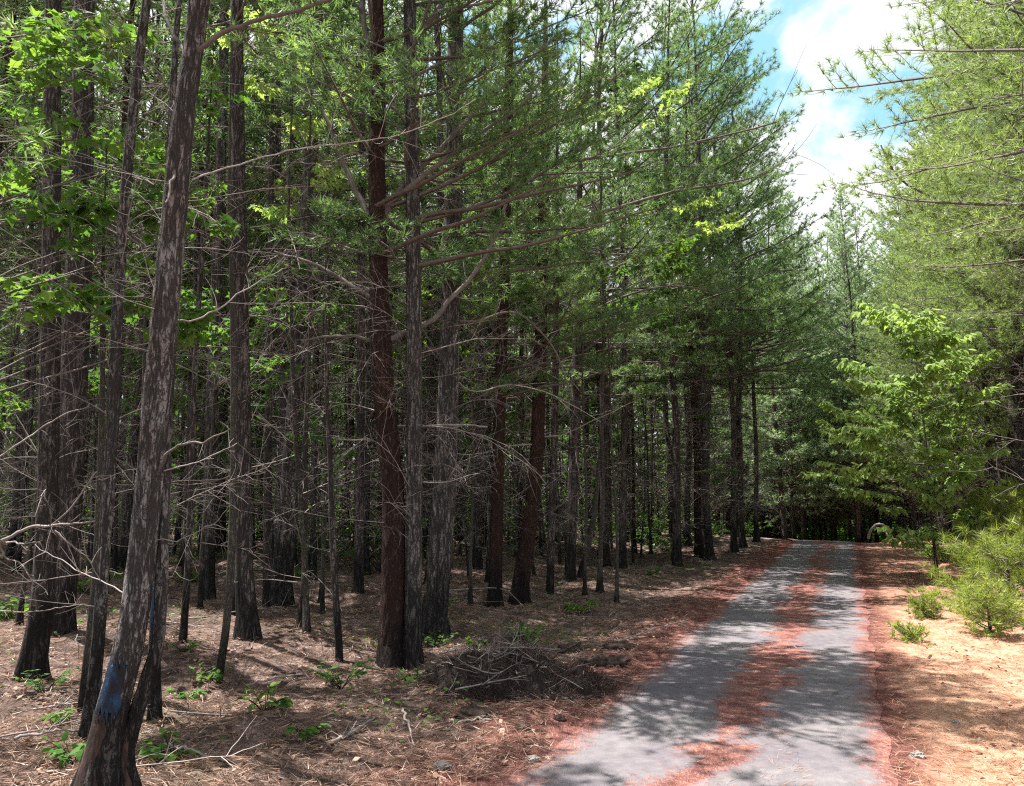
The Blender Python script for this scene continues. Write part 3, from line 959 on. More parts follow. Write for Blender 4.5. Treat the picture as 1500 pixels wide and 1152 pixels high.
ZONES = [
    (lambda px, Y: px < 330 and Y < 26, 'dark pine trunk in the near shaded wood behind the blue-blazed pine'),
    (lambda px, Y: px < 330, 'far slender pine seen through gaps behind the blue-blazed pine'),
    (lambda px, Y: px < 600 and Y < 26, 'dark pine between the thick furrowed pine and the red-brown pine, in shade'),
    (lambda px, Y: px < 600, 'far thin pine deep in shade behind the red-brown pine'),
    (lambda px, Y: px < 860 and Y < 28, 'shaded pine with bare dead twigs behind the brush heap'),
    (lambda px, Y: px < 860, 'far thin pine deep in shade behind the brush heap'),
]
count = 0
tries = 0
pts = list(HEROES)
while count < 235 and tries < 9000:
    tries += 1
    u = rng.uniform(-4, 66)
    v = -rng.uniform(4.6, 44)
    x, y = xy_of(u, v)
    if y < 2 or y > 62 or x < -.66 * y - 5:
        continue
    inframe = abs(x) < .66 * y
    if (37 < u < 50 and v > -14) or 37 < u < 44 or (u < 9 and v < -7.5 and not inframe):
        continue
    if inframe and y < 13.5:
        continue
    if any((x - a) ** 2 + (y - b) ** 2 < 1.85 ** 2 for a, b in pts):
        continue
    pts.append((x, y))
    px = 750 + x / y * F
    lab = next((l for f, l in ZONES if f(px, y)), 'dark pine in the wood edge farther along the road')
    e = v > -7
    pine(x, y, 'slim' if y < 13.5 else 'edge' if e else ('inner_dense' if y < 28 else 'inner' if rng.uniform() < .55 else 'slim'), lab, lab + 's', rng.uniform(.95, 1.2) if y > 13.5 else rng.uniform(.8, .95), R(-23) + rng.normal(0, .6) if e else None, thin=rng.uniform(.5, 1.1))
    count += 1
# row along the left verge
u = 3.0
while u < 66:
    u += rng.uniform(1.7, 2.9)
    v = -rng.uniform(3.3, 4.6)
    x, y = xy_of(u, v)
    if u < 22 and not (u < 6):
        if u > 17.5:
            pass
        else:
            continue
    if not clear(x, y, 1.3) or y < 2 or 36.5 < u < 52:
        continue
    HEROES.append((x, y))
    far = u > 42
    pine(x, y, 'blue' if far else 'edge', 'blue-green pine past the crest of the road' if far else 'tall pine on the shaded verge leaning its boughs over the road',
         'blue-green pines past the crest' if far else 'tall pines along the shaded verge', (rng.uniform(.95, 1.22) if u > 20 else rng.uniform(.9, 1.02)) if u > 12 else .75, R(-23) + rng.normal(0, .35))
for (u, v, s_) in ((24.0, -2.9, 1.2), (27.6, -2.7, 1.15), (31.0, -2.8, 1.2), (34.5, -2.7, 1.15)):
    x, y = xy_of(u, v)
    HEROES.append((x, y))
    pine(x, y, 'edge', 'tall pine right at the pavement side, its boughs closing in on the sky gap', 'tall pines at the pavement side', s_, R(-23), thin=.8)
# pines out of frame on the near left that shade the road
for (u, v) in ((1.5, -4.2), (4.2, -3.7), (6.6, -4.8)):
    x, y = xy_of(u, v)
    if x < -.64 * y - .5:
        pine(x, y, 'edge', 'pine shading the near end of the road', 'pines shading the near road', .78, R(-23))
# the end of the road
for i in range(54):
    for _ in range(40):
        u = 44 + 20 * rng.uniform(0, 1) ** 1.2
        v = rng.uniform(-2.5 if u < 51 else -8, 13)
        x, y = xy_of(u, v)
        if clear(x, y, 1.6):
            break
    HEROES.append((x, y))
    pine(x, y, 'blue', 'blue-green pine massed where the road ends', 'blue-green pines at the end of the road', rng.uniform(.95, 1.2), thin=.9)
# sunny right bank
u = 2.0
while u < 56:
    u += rng.uniform(2.0, 3.0)
    for v0 in (4.4, 7.6, 11):
        v = v0 + rng.uniform(-.6, .8)
        uu = u + rng.uniform(-.8, .8)
        x, y = xy_of(uu, v)
        if y < 7 or not clear(x, y, 1.5) or (uu < 21.5 and x < .69 * y):
            continue
        HEROES.append((x, y))
        lab = 'yellow-green pine on the sunny bank' + (' in the front row' if v0 < 5 else ', set back behind the front row')
        pine(x, y, 'bushy' if uu > 24 else 'bushy_high', lab, lab + ' pines', rng.uniform(.85, 1.05), R(157) + rng.normal(0, .4), thin=.9)

# thin bare poles, shaded out and dead, between the living pines
poles = []
for i in range(5):
    m, pth = trunk_mb(7.5, rng.uniform(.026, .042), 7, .2, 0, rng.normal(0, .03))
    d = MB()
    deadwood(d, pth, .5, 6.8, 34, (.3, 1.1))
    poles.append((m.mesh('trunk', [MAT[('bark', 'bark_grey', 'bark_sap', 'bark', 'bark_grey')[i]]]), d.mesh('deadwood', [MAT['dead']])))
cnt = 0
tries = 0
while cnt < 85 and tries < 6000:
    tries += 1
    y = 8 + 26 * rng.uniform() ** .9
    x = rng.uniform(-.66, .3) * y
    u, v = uv_of(x, y)
    if v > -4.2 or not clear(x, y, .7):
        continue
    px = 750 + x / y * F
    if y < 11 and not (10 < px < 30 or 250 < px < 300 or 440 < px < 530):
        continue
    HEROES.append((x, y))
    cnt += 1
    lab = ('thin bare dead pole behind the near trunks by the blue-blazed pine' if px < 340 else 'thin bare dead pole among the trunks around the red-brown pine' if px < 640 else 'thin bare dead pole behind the brush heap')
    sc_ = rng.uniform(.75, 1.3)
    o = empty('dead_pine', (x, y, float(terrain(x, y)) - .02), rng.uniform(0, 6.28), lab, 'dead tree', lab + 's', sc_)
    i = int(rng.integers(0, 5))
    put('trunk', poles[i][0], o)
    put('deadwood', poles[i][1], o)

# broadleaf understory in the wood
cnt = 0
tries = 0
while cnt < 125 and tries < 6000:
    tries += 1
    u = rng.uniform(2, 58)
    v = -rng.uniform(5.5, 40)
    x, y = xy_of(u, v)
    if y < 14 or y > 56 or abs(x) > .66 * y:
        continue
    if not clear(x, y, 1.0):
        continue
    HEROES.append((x, y))
    cnt += 1
    px = 750 + x / y * F
    lab = ('leafy sapling in the shaded wood behind the blue-blazed pine' if px < 330 else 'leafy sapling deep among the trunks behind the red-brown pine' if px < 640
           else 'leafy sapling under the tall pines toward the end of the wood')
    broadleaf(x, y, int(rng.integers(0, 5)), lab, lab + 's', rng.uniform(.9, 1.4))

# ------------------------------------------------------------------ named broadleaf saplings
def spray_tree(foot_px, Y, sprays, label, leafm='leaf', shape=STAR, size=.12, H=None, r=.03, foot=None, bark='bark_sap', sub=5, flat=.35, name='sweetgum_sapling', group=None):
    """sprays: (px, py, depth offset, length, leaves, direction angle in plan) ends of leafy branches"""
    if foot is None:
        g = ground(*foot_px)
    else:
        g = np.array([*foot, float(terrain(*foot))])
    o = empty(name, tuple(g), 0, label, 'sapling', group)
    top = max(at(s[0], s[1], g[1] + s[2])[2] for s in sprays) - g[2] + .4
    H = H or top
    m, pth = trunk_mb(H, r, 10, .08)
    m.build('trunk', [MAT[bark]], o)
    c = MB()
    for (px, py, dy, L, nl, tint) in sprays:
        end = at(px, py, g[1] + dy) - g
        zb = max(.3, end[2] - .22 * math.hypot(end[0], end[1]) - .1)
        j = int(np.clip(np.searchsorted(pth[:, 2], zb) - 1, 0, len(pth) - 2))
        st = pth[j]
        if st[2] > zb:
            st = pth[max(j - 1, 0)]
        # carrying limb from stem to the spray
        dv = end - st
        full = float(np.linalg.norm(dv))
        d = dv / full
        carry = st + d * max(0, full - L * .55)
        q = curve(st, d, max(.1, full - L * .55), 8, (0, 0, 0), .04)
        c.tubes(q, np.linspace(.011, .007, 8), 4, 0)
        leafy_branch(c, q[-1], d, L, nl, size, shape, .007, (0, 0, -.12), sub, tint=tint, flat=flat)
    c.build('crown', [MAT['limb'], MAT[leafm]], o)
    return o


# big maple-like leaves at the upper left, on a sweetgum just out of frame
spray_tree(None, 0, [(60, 90, .6, .8, 74, .7), (110, 70, 1.0, .7, 57, .8), (30, 60, .2, .8, 66, .75), (15, 130, .3, .7, 57, .7), (120, 110, .6, .5, 35, .5),
                     (225, 225, .9, .75, 74, .75), (190, 240, .5, .5, 30, .6), (40, 300, .2, .9, 74, .35), (110, 310, .4, .9, 79, .3), (170, 305, .6, .8, 74, .35), (235, 320, .8, .7, 66, .3), (265, 300, .9, .5, 39, .6),
                     (85, 428, .4, .7, 66, .55), (35, 460, .1, .7, 57, .6), (160, 455, .5, .7, 61, .4), (230, 478, .6, .8, 83, .5), (265, 490, .8, .4, 30, .6), (25, 410, .4, .5, 30, .6), (5, 250, .2, .8, 52, .6), (75, 30, .7, .9, 60, .7), (160, 30, 1.1, .9, 60, .8), (60, 190, .4, .8, 50, .6), (150, 200, .8, .8, 50, .7), (100, 360, .5, .8, 50, .4), (180, 380, .7, .7, 40, .5), (215, 300, .9, .7, 50, .4), (290, 330, 1.1, .6, 40, .5), (120, 430, .6, .7, 50, .5), (200, 450, .8, .7, 50, .5)],
           'sweetgum with big star-shaped leaves reaching across the upper left of the near trunks', 'leaf_y', size=.13, foot=(-5.2, 6.2), H=6.6, r=.045, name='sweetgum_tree')
# leaves tucked behind the red-brown pine, and other small sprays
spray_tree((344, 905), 0, [(380, 570, .2, .9, 40, .15), (350, 520, 0, .7, 26, .3), (410, 545, .4, .6, 24, .2), (330, 545, -.3, .5, 20, .4), (375, 600, .2, .5, 20, .1), (430, 470, .3, .6, 24, .6), (300, 500, .2, .5, 20, .7)],
           'dark-leaved sapling between the pale sapling and the thick furrowed pine')
spray_tree((470, 900), 0, [(470, 650, 0, .8, 44, .25), (450, 640, .2, .6, 26, .2), (500, 680, .1, .6, 26, .3), (485, 690, 0, .4, 16, .4), (440, 670, .2, .4, 12, .3)],
           'small green sapling beside the crooked black sapling')
spray_tree((640, 905), 0, [(600, 450, 0, .7, 34, .4), (620, 440, .3, .6, 26, .6), (580, 460, .2, .6, 24, .3), (720, 510, .2, .5, 18, .2), (600, 250, .3, .8, 34, .8), (690, 250, .4, .8, 34, .4), (640, 235, .2, .6, 24, .6)],
           'leafy sapling behind the red-brown pine, leaves showing beside its low limb')
spray_tree((905, 884), 0, [(880, 420, .3, 1.3, 80, .15), (930, 440, .2, 1.3, 90, .1), (960, 470, .4, 1.1, 70, .1), (840, 410, .1, .9, 46, .2), (900, 455, 0, 1.0, 56, .1), (985, 480, .5, .8, 40, .2), (915, 400, .8, .8, 44, .35)],
           'dark green sapling holding flat leaf sprays out toward the road')
spray_tree((985, 822), 0, [(980, 600, .3, 1.3, 60, .5), (1020, 610, .4, 1.2, 60, .4), (940, 590, .2, 1.0, 44, .6), (1050, 700, .4, 1.2, 60, .3), (1030, 690, 0, 1.0, 50, .4), (870, 590, -.2, 1.0, 44, .5)],
           'mid-green sapling with layered sprays on the wood edge near the crest', size=.13)
# yellow-green leaves high behind the near trunks
spray_tree((440, 918), 0, [(410, 40, .4, 1.5, 90, .95), (430, 90, .6, 1.5, 90, .9), (380, 120, .3, 1.3, 70, .8), (470, 160, .5, 1.4, 80, .9), (440, 200, .2, 1.3, 70, .8), (350, 60, .5, 1.3, 70, .8), (480, 260, .4, 1.3, 70, .7), (420, 300, .3, 1.2, 60, .5)],
           'tall sunlit sapling with yellow-green leaves between the leaning pine and the red-brown pine', 'leaf_sun', size=.13, r=.04, name='sweetgum_tree')
spray_tree((880, 866), 0, [(880, 170, .5, 1.4, 70, .8), (930, 130, .8, 1.4, 70, .7), (850, 150, .2, 1.2, 50, .9), (985, 130, .9, 1.4, 70, .6), (960, 170, .7, 1.2, 60, .7), (1030, 320, .6, 1.2, 60, .8), (1000, 300, .2, 1.2, 50, .8), (1060, 330, .9, 1.2, 60, .9)],
           'slender broadleaf tree with bright leaves among the dark pine boughs over the road edge', 'leaf_sun', size=.14, r=.05, name='sweetgum_tree')
def cloud_of(x0, x1, y0, y1, n, L, nl, t0):
    return [(rng.uniform(x0, x1), rng.uniform(y0, y1), rng.uniform(-.6, .6), L, nl, float(np.clip(t0 + rng.normal(0, .15), 0, 1))) for _ in range(n)]


spray_tree((196, 934), 0, cloud_of(60, 340, 110, 340, 18, .8, 54, .6), 'leafy green sapling behind the slim grey pine, sprays at upper trunk height', 'leaf_y', size=.12)
spray_tree((292, 892), 0, cloud_of(230, 480, 380, 560, 13, .8, 54, .4), 'low leafy sapling rising behind the foot of the grey set-back pine', 'leaf_y', size=.12)
spray_tree((30, 915), 0, cloud_of(0, 150, 480, 620, 9, .7, 46, .4), 'leafy sapling behind the stout flared pine at mid trunk height', 'leaf', size=.12)
spray_tree((470, 884), 0, cloud_of(390, 540, 60, 330, 18, .9, 56, .7), 'tall thin sapling with bright leaves close behind the thin crooked black sapling', 'leaf_sun', size=.13)
spray_tree((690, 886), 0, cloud_of(600, 800, 380, 480, 9, .8, 50, .4), 'leafy sapling between the thick grey furrowed pine and the slim reddish pine', 'leaf', size=.12)
spray_tree((858, 872), 0, cloud_of(820, 1000, 290, 470, 16, 1.0, 60, .35), 'leafy sapling beside the leaning thin pale stem, sprays level with the low boughs', 'leaf', size=.13)

# the sunny layered sapling on the right bank
SP = []
for (px, py, n_, tn) in ((1330, 520, 60, .5), (1380, 500, 50, .7), (1290, 560, 60, .5), (1350, 560, 70, .6), (1410, 545, 50, .8), (1270, 610, 60, .8), (1330, 600, 80, .4), (1400, 600, 70, .5), (1290, 650, 70, .6),
                         (1360, 645, 80, .5), (1430, 640, 50, .7), (1270, 690, 50, .7), (1330, 700, 80, .8), (1400, 690, 80, .6), (1360, 740, 70, .6), (1420, 730, 60, .7), (1300, 740, 50, .5), (1400, 780, 60, .6), (1350, 785, 50, .5),
                         (1440, 770, 40, .6), (1250, 640, 30, .9), (1310, 470, 40, .8), (1345, 480, 40, .9)):
    SP.append((px, py, rng.uniform(-1.2, 1.0), 1.6, n_ * 4, tn))
    SP.append((px + rng.uniform(-35, 35), py + rng.uniform(-30, 30), rng.uniform(-1.0, 1.2), 1.4, n_ * 3, tn))
spray_tree((1372, 846), 0, SP, 'sunlit sapling with flat layered leaf sprays on the bank beside the road', 'leaf_sun', OVAL, .19, r=.035, sub=8, flat=.28, name='dogwood_sapling')

# ------------------------------------------------------------------ right bank: young pines and limbs
def young_pine(x, y, H, label, Lm=.9, seedm='needle_young', step=.2, nl=.2):
    o = empty('young_pine', (x, y, float(terrain(x, y))), rng.uniform(0, 6), label, 'young pine')
    m, _ = trunk_mb(H, .018 + .006 * H, 8, .03)
    m.build('trunk', [MAT['bark_sap']], o)
    c = MB()
    step *= .8
    pine_crown(c, H, min(.12, .1 * H), Lm, step, 5, 0, .95, 22, nl, .009, 7, .09, .1, .9, rise=50)
    c.build('crown', [MAT['limb'], MAT[seedm]], o)
    return o


g = ground(1478, 912)
young_pine(g[0] + .05, g[1], 1.5, 'bushy young pine with bright long needles, nearest on the sunny bank', 1.15)
g = ground(1480, 858)
young_pine(g[0] + .1, g[1], 1.9, 'second young pine just behind the bright bushy one on the bank', 1.4)
g = ground(1355, 905)
young_pine(g[0], g[1], .2, 'tiny pine seedling on orange straw beside the road', .2, step=.06, nl=.1)
g = ground(1335, 940)
young_pine(g[0], g[1], .12, 'lowest pine seedling, a small tuft flat on orange straw', .15, step=.04, nl=.09)
g = ground(1450, 930)
young_pine(g[0], g[1], .55, 'knee-high young pine in front of the bushy young pine', .45, step=.12, nl=.16)

# right-hand pine with long limbs
tr = hero([(1484, 838, 30), (1487, 700, 27), (1491, 520, 25), (1495, 350, 23), (1494, 180, 20), (1494, -10, 17)], 'bark', 'dark pine trunk on the sunny bank with long bare limbs, nearest to the road there', H=15, crown=('bushy_high', 0), dead=22, dz=(1.5, 7), crz=R(157), deadL=(1.0, 2.6))
limb(tr, [(1494, 385), (1434, 326), (1375, 291), (1326, 267), (1305, 243), (1291, 212)], 6, 2.5, -1.5, 'limb', 8, 14, 'needle_y')
limb(tr, [(1492, 497), (1444, 480), (1382, 462), (1320, 440)], 6, 2, -1.2, 'dead', 9, tint=.85)
limb(tr, [(1490, 545), (1420, 530), (1319, 508)], 5, 2, -.5, 'dead', 9, tint=.9)
limb(tr, [(1490, 620), (1440, 560), (1390, 570), (1330, 565)], 4, 2, -.8, 'dead', 9, tint=.9)
limb(tr, [(1490, 640), (1465, 620), (1430, 640), (1410, 635)], 5, 2, -.6, 'dead', 7, tint=.95)
limb(tr, [(1494, 250), (1470, 215), (1440, 170), (1425, 150)], 6, 3, -.8, 'dead', 7, tint=.8)
limb(tr, [(1494, 400), (1460, 372), (1410, 352)], 5, 3, -.8, 'dead', 5, tint=.8)
hero([(1458, 800, 20), (1452, 740, 18), (1444, 690, 16), (1440, 560, 14), (1436, 400, 11)], 'bark', 'dark crooked trunk right behind the layered sunlit sapling', H=11, crown=None, dead=16, dz=(1.5, 8))

# ------------------------------------------------------------------ forest floor things
def seedling_mesh(n, H, size, shape, leafm):
    m = MB()
    P, N_, D = [], [], []
    for i in range(n):
        az = rng.uniform(0, 6.28)
        l = H * rng.uniform(.5, 1.1)
        d = np.array([math.cos(az) * .7, math.sin(az) * .7, .9])
        q = curve((0, 0, -.02), d / np.linalg.norm(d), l, 5, (0, 0, -.25), .06)
        m.tubes(q, np.linspace(.004, .002, 5), 3, 0)
        for e in (2, 3, 4, 4, 4):
            P.append(q[e])
            a2 = az + rng.normal(0, 1.1)
            D.append([math.cos(a2), math.sin(a2), -.1])
            N_.append(np.array([0, 0, 1]) + rng.normal(0, .3, 3))
    P, N_, D = map(np.array, (P, N_, D))
    m.leaves(P, N_, D, size * rng.uniform(.6, 1.2, len(P)), shape, 1)
    return m.mesh('seedling', [MAT['bark_sap'], MAT[leafm]])


sd = [seedling_mesh(9, .26, .09, OVAL, 'leaf'), seedling_mesh(12, .34, .1, OVAL, 'leaf_y'), seedling_mesh(16, .42, .08, RHOMB, 'leaf'), seedling_mesh(8, .16, .07, RHOMB, 'leaf_y')]
for (px, py, i, s, lab) in (
        (66, 1015, 2, .8, 'low green seedling in front of the stout flared pine'),
        (75, 1060, 3, 1.2, 'small yellow-green seedling on straw below the stout flared pine'),
        (108, 1118, 1, .9, 'seedling at the very foot of the slim grey pine'),
        (306, 1000, 1, .8, 'bright yellow-green seedling at the foot of the pale sapling'),
        (268, 956, 2, .6, 'small seedling under the pencil-thin black stem'),
        (274, 1024, 3, 1.3, 'flat pale seedling in front of the bright yellow-green one'),
        (388, 1042, 0, 1.2, 'dark green seedling in shade on the open straw'),
        (500, 1008, 2, 1.0, 'leafy grey-green seedling in front of the crooked black sapling'),
        (770, 940, 1, 1.15, 'bright broad-leaved seedling beside the brush heap'),
        (642, 948, 2, .8, 'low seedling at the foot of the thick grey pine'),
        (700, 950, 0, .9, 'pale green seedling between the thick grey pine and the brush heap'),
        (610, 1000, 3, 1.4, 'seedling at the charred foot of the red-brown pine'),
        (445, 1078, 3, 1.2, 'tiny seedling alone on bare straw'),
        (20, 905, 1, 1.3, 'tall green seedling by the wood edge beyond the flared pine'),
        (255, 1110, 3, 1.6, 'grey-green seedling beside the bent slim pine'),
        (440, 850, 2, 1.4, 'green seedling beside the thick furrowed leaning pine'),
        (280, 855, 1, 1.2, 'sunlit seedling in the clearing behind the pencil-thin stem')):
    g = ground(px, py)
    o = put('seedling', sd[i])
    o.location = (g[0], g[1], g[2])
    o.rotation_euler = (0, 0, rng.uniform(0, 6))
    o.scale = (s, s, s)
    tag(o, lab, 'seedling')
for i in range(60):
    u = rng.uniform(6, 45)
    v = -rng.uniform(2.5, 20)
    x, y = xy_of(u, v)
    if abs(x) > .66 * y or y < 8:
        continue
    o = put('seedling', sd[int(rng.integers(0, 4))])
    o.location = (x, y, float(terrain(x, y)))
    o.rotation_euler = (0, 0, rng.uniform(0, 6))
    s = rng.uniform(.7, 1.6)
    o.scale = (s, s, s)
    tag(o, 'small green seedling scattered on the straw among the trunks', 'seedling', 'seedlings scattered through the wood')


# shrubs in the sunlit gap on the left verge and elsewhere
def shrub(px, py, H, W, label, leafm='leaf_y', n=22, size=.1):
    g = ground(px, py)
    o = empty('green_shrub', (g[0], g[1], g[2]), 0, label, 'shrub')
    s = MB()
    c = MB()
    for i in range(n):
        az = rng.uniform(0, 6.28)
        el = R(rng.uniform(25, 80))
        d = np.array([math.cos(az) * math.cos(el) * W / H, math.sin(az) * math.cos(el) * W / H, math.sin(el)])
        leafy_branch(c, (rng.normal(0, .1), rng.normal(0, .1), 0), d, H * rng.uniform(.6, 1.05), 50, size, RHOMB, .006, (0, 0, -.1), 4)
    for i in range(6):
        s.tubes(curve((0, 0, -.05), nrm(np.array([rng.normal(0, .4), rng.normal(0, .4), 1])), H * .6, 6), np.linspace(.012, .005, 6), 4, 0)
    s.build('stem', [MAT['bark_sap']], o)
    c.build('foliage', [MAT['limb'], MAT[leafm]], o)


shrub(935, 795, 1.4, 1.2, 'sunlit green shrub in the gap between trunks at the shaded verge')
shrub(1025, 790, 1.1, 1.2, 'bright low shrub beside the verge, nearer the crest')
shrub(1085, 786, 1.1, 1.6, 'yellow-green shrub low on the verge right by the crest')
shrub(455, 826, 1.4, 1.4, 'dim green shrub in the wood behind the crooked black sapling', 'leaf')
shrub(560, 838, 1.6, 1.6, 'shaded green shrub behind the charred foot of the red-brown pine', 'leaf')
shrub(1385, 824, .9, 1.4, 'low green shrub under the layered sunlit sapling', 'leaf')
shrub(1310, 792, .8, 1.0, 'dark low shrub at the far corner of the sunny bank', 'leaf')


# bare twiggy shrub at the left edge
g = ground(-30, 1010)
o = empty('bare_shrub', tuple(g), 0, 'leafless pale shrub with curling twigs in front of the stout flared pine', 'shrub')
Yb = g[1]
for pts_, w in (([(-40, 800), (0, 792), (35, 775), (87, 768), (150, 757)], 8), ([(-30, 690), (0, 664), (52, 626), (104, 598), (130, 590)], 5), ([(75, 770), (110, 735), (140, 690), (170, 640)], 4),
                ([(80, 778), (110, 800), (140, 822), (180, 840)], 4), ([(0, 790), (5, 820), (25, 825), (45, 850), (70, 872)], 4), ([(10, 796), (40, 800), (62, 802)], 4), ([(-30, 895), (60, 896), (130, 890)], 3), ([(-40, 1000), (-35, 900), (-40, 800), (-30, 690)], 12)):
    P = np.array([at(a, b_, Yb + rng.uniform(-.15, .15)) - g for a, b_ in pts_])
    q = spline(P, 24)
    w *= .75
    q[1:-1] += np.cumsum(rng.normal(0, .005, (22, 3)), 0)
    m = MB()
    m.tubes(q, np.linspace(w, w * .4, 24) * .5 / F * Yb, 6, 0, .6)
    twig_on(m, q, float(np.linalg.norm(q[-1] - q[0])), 9, .0025, 0, .5, .25)
    m.build('stem' if w == 9 else 'branch', [MAT['dead']], o)

# brush heap
g = ground(745, 1012)
o = empty('brush_heap', tuple(g), R(-10), 'dark heap of raked straw and sticks at the edge of the road', 'brush heap')
n = 40
gx, gy = np.meshgrid(np.linspace(-1, 1, n), np.linspace(-1, 1, n))
rr = np.sqrt(gx ** 2 + gy ** 2)
hz = np.clip(1 - rr ** 2, 0, 1) ** .8
H_ = np.zeros_like(hz)
for i in range(n):
    for j in range(n):
        q = Vector((gx[i, j] * 3, gy[i, j] * 3, 0))
        H_[i, j] = hz[i, j] * (.36 + .22 * mnoise.noise(q) + .1 * mnoise.noise(q * 2.7)) - .03 * (rr[i, j] > .98) - .04
m = MB()
idx = np.arange(n * n).reshape(n, n)
m.add(np.stack([gx * 1.05, gy * .62, H_], -1), np.stack([idx[:-1, :-1], idx[:-1, 1:], idx[1:, 1:], idx[1:, :-1]], -1).reshape(-1, 4), 0, .5, True)
m.build('mound', [MAT['heap']], o)
T = 3600
th = rng.uniform(0, 6.28, T)
r_ = np.sqrt(rng.uniform(0, 1, T)) * 1.2
px_ = np.cos(th) * r_
py_ = np.sin(th) * r_
ii = np.clip(((py_ + 1) / 2 * (n - 1)).astype(int), 0, n - 1)
jj = np.clip(((px_ + 1) / 2 * (n - 1)).astype(int), 0, n - 1)
pz = np.maximum(H_[ii, jj], -.02) + .01
m = MB()
m.needles(np.stack([px_ * 1.08, py_ * .66, pz], 1), np.stack([np.cos(th), np.sin(th), rng.normal(.1, .35, T)], 1), 4, .16, .005, 0, 30, 90, .1, tint=np.clip(rng.normal(.24, .24, T), 0, 1))
s_ = m.build('straw', [MAT['straw_dark']], o)
s_['kind'] = 'stuff'
for i in range(64):
    th = rng.uniform(0, 6.28)
    r_ = rng.uniform(0, 1.15)
    x_, y_ = math.cos(th) * r_, math.sin(th) * r_
    zz_ = max(H_[int(np.clip((y_ + 1) / 2, 0, 1) * (n - 1)), int(np.clip((x_ + 1) / 2, 0, 1) * (n - 1))], 0)
    a = rng.uniform(0, 6.28)
    L = rng.uniform(.25, .8)
    m = MB()
    d = np.array([math.cos(a), math.sin(a), rng.normal(.1, .25)])
    dead_limb(m, np.array([x_ * 1.15, y_ * .75, zz_ + .02]) - d * L / 2, d, L, rng.uniform(.004, .011), 8, 4, 0, rng.normal(0, .2, 3), rng.uniform(0, .55))
    m.build('stick', [MAT['dead']], o)


def clod(px, py, W, H, D, label, matn='clod', name='dirt_clod', cat='dirt clod', straw=0):
    g = ground(px, py)
    m = MB()
    a, b_ = 30, 16
    V = []
    for i in range(b_ + 1):
        ph = math.pi * i / b_
        for j in range(a):
            th = 2 * math.pi * j / a
            q = Vector((math.sin(ph) * math.cos(th), math.sin(ph) * math.sin(th), math.cos(ph)))
            s = 1 + .35 * mnoise.noise(q * 1.7 + Vector((px, py, 0))) + .3 * mnoise.noise(q * 4.5 + Vector((px, py, 0))) + .15 * mnoise.noise(q * 9 + Vector((px, py, 0)))
            V.append((q.x * W * s, q.y * D * s, q.z * H * s))
    idx = np.arange(a * (b_ + 1)).reshape(b_ + 1, a)
    m.add(np.array(V), np.stack([idx[:-1], np.roll(idx, -1, 1)[:-1], np.roll(idx, -1, 1)[1:], idx[1:]], -1).reshape(-1, 4), 0, .5, matn == 'clod')
    o = m.build(name, [MAT[matn]])
    o.location = (g[0], g[1], float(terrain(g[0], g[1])) + H * .3)
    o.rotation_euler = (0, 0, rng.uniform(-.4, .4))
    tag(o, label, cat)


clod(835, 955, .14, .09, .1, 'dark round dirt clod behind the brush heap, nearest the road')
clod(888, 972, .26, .06, .13, 'long dark dirt clod lying against the road edge')
clod(905, 950, .17, .05, .12, 'low dirt clod set just behind the long one')
clod(700, 1050, .2, .05, .13, 'flat dark dirt clod in front of the brush heap')
clod(765, 1068, .06, .03, .05, 'small black clod on red straw')
clod(820, 1056, .05, .03, .04, 'tiny black clod at the pavement edge')
clod(647, 1124, .055, .025, .045, 'pale stone lying in the straw in the near corner of the wood', 'rock', 'pale_stone', 'stone')
clod(780, 1116, .05, .03, .04, 'pale stone at the near edge of the pavement', 'rock', 'pale_stone', 'stone')
clod(1345, 1110, .05, .03, .04, 'small pale stone on the orange straw', 'rock', 'pale_stone', 'stone')
clod(1400, 1060, .03, .02, .03, 'tiny stone on the orange straw by the shadow tips', 'rock', 'pale_stone', 'stone')


def stick(pts_, w, label, name='fallen_branch', twigs=6, tint=.6):
    W_ = []
    for (px, py, dz) in pts_:
        q = ground(px, py)
        W_.append([q[0], q[1], q[2] + dz])
    W_ = np.array(W_)
    base = W_[0].copy()
    q = spline(W_ - base, 16)
    q[1:-1] += rng.normal(0, .006, (14, 3))
    m = MB()
    rr = np.linspace(w, w * .45, 16)
    m.tubes(q, rr, 7, 0, tint)
    twig_on(m, q, float(np.linalg.norm(q[-1])), twigs, w * .35, 0, tint, .2)
    o = m.build(name, [MAT['dead']])
    o.location = tuple(base)
    tag(o, label, 'fallen branch')


stick([(484, 1092, .02), (520, 1076, .03), (548, 1060, .05)], .016, 'short forked branch lying on straw in front of the red-brown pine')
stick([(590, 1058, .1), (600, 1078, .04), (608, 1098, .02)], .012, 'small dark broken branch standing up from the straw')
stick([(668, 1062, .02), (700, 1060, .03), (730, 1058, .02)], .012, 'thin pale branch lying in front of the flat dark clod')
stick([(905, 944, .03), (960, 930, .08), (1010, 918, .1)], .012, 'long thin branch pointing at the road beyond the dark clods')
stick([(592, 905, .35), (660, 894, .3), (735, 890, .3), (770, 900, .08)], .014, 'long pale branch propped between trunks behind the red-brown pine', twigs=8, tint=.5)
P_ = np.array([at(a_, b_, 28.5 + d_) for a_, b_, d_ in ((1272, 789, .2), (1276, 776, .1), (1286, 768, 0), (1297, 771, -.1), (1300, 785, -.2), (1332, 793, -.4), (1376, 799, -.9))])
q = spline(P_ - P_[0], 26)
m = MB()
m.tubes(q, np.linspace(.05, .02, 26), 7, 0, .95)
twig_on(m, q, 2.2, 6, .012, 0, .95, .2)
o = m.build('fallen_branch', [MAT['dead']])
o.location = tuple(P_[0])
tag(o, 'pale bent dead branch lying at the crest corner of the sunny bank', 'fallen branch')
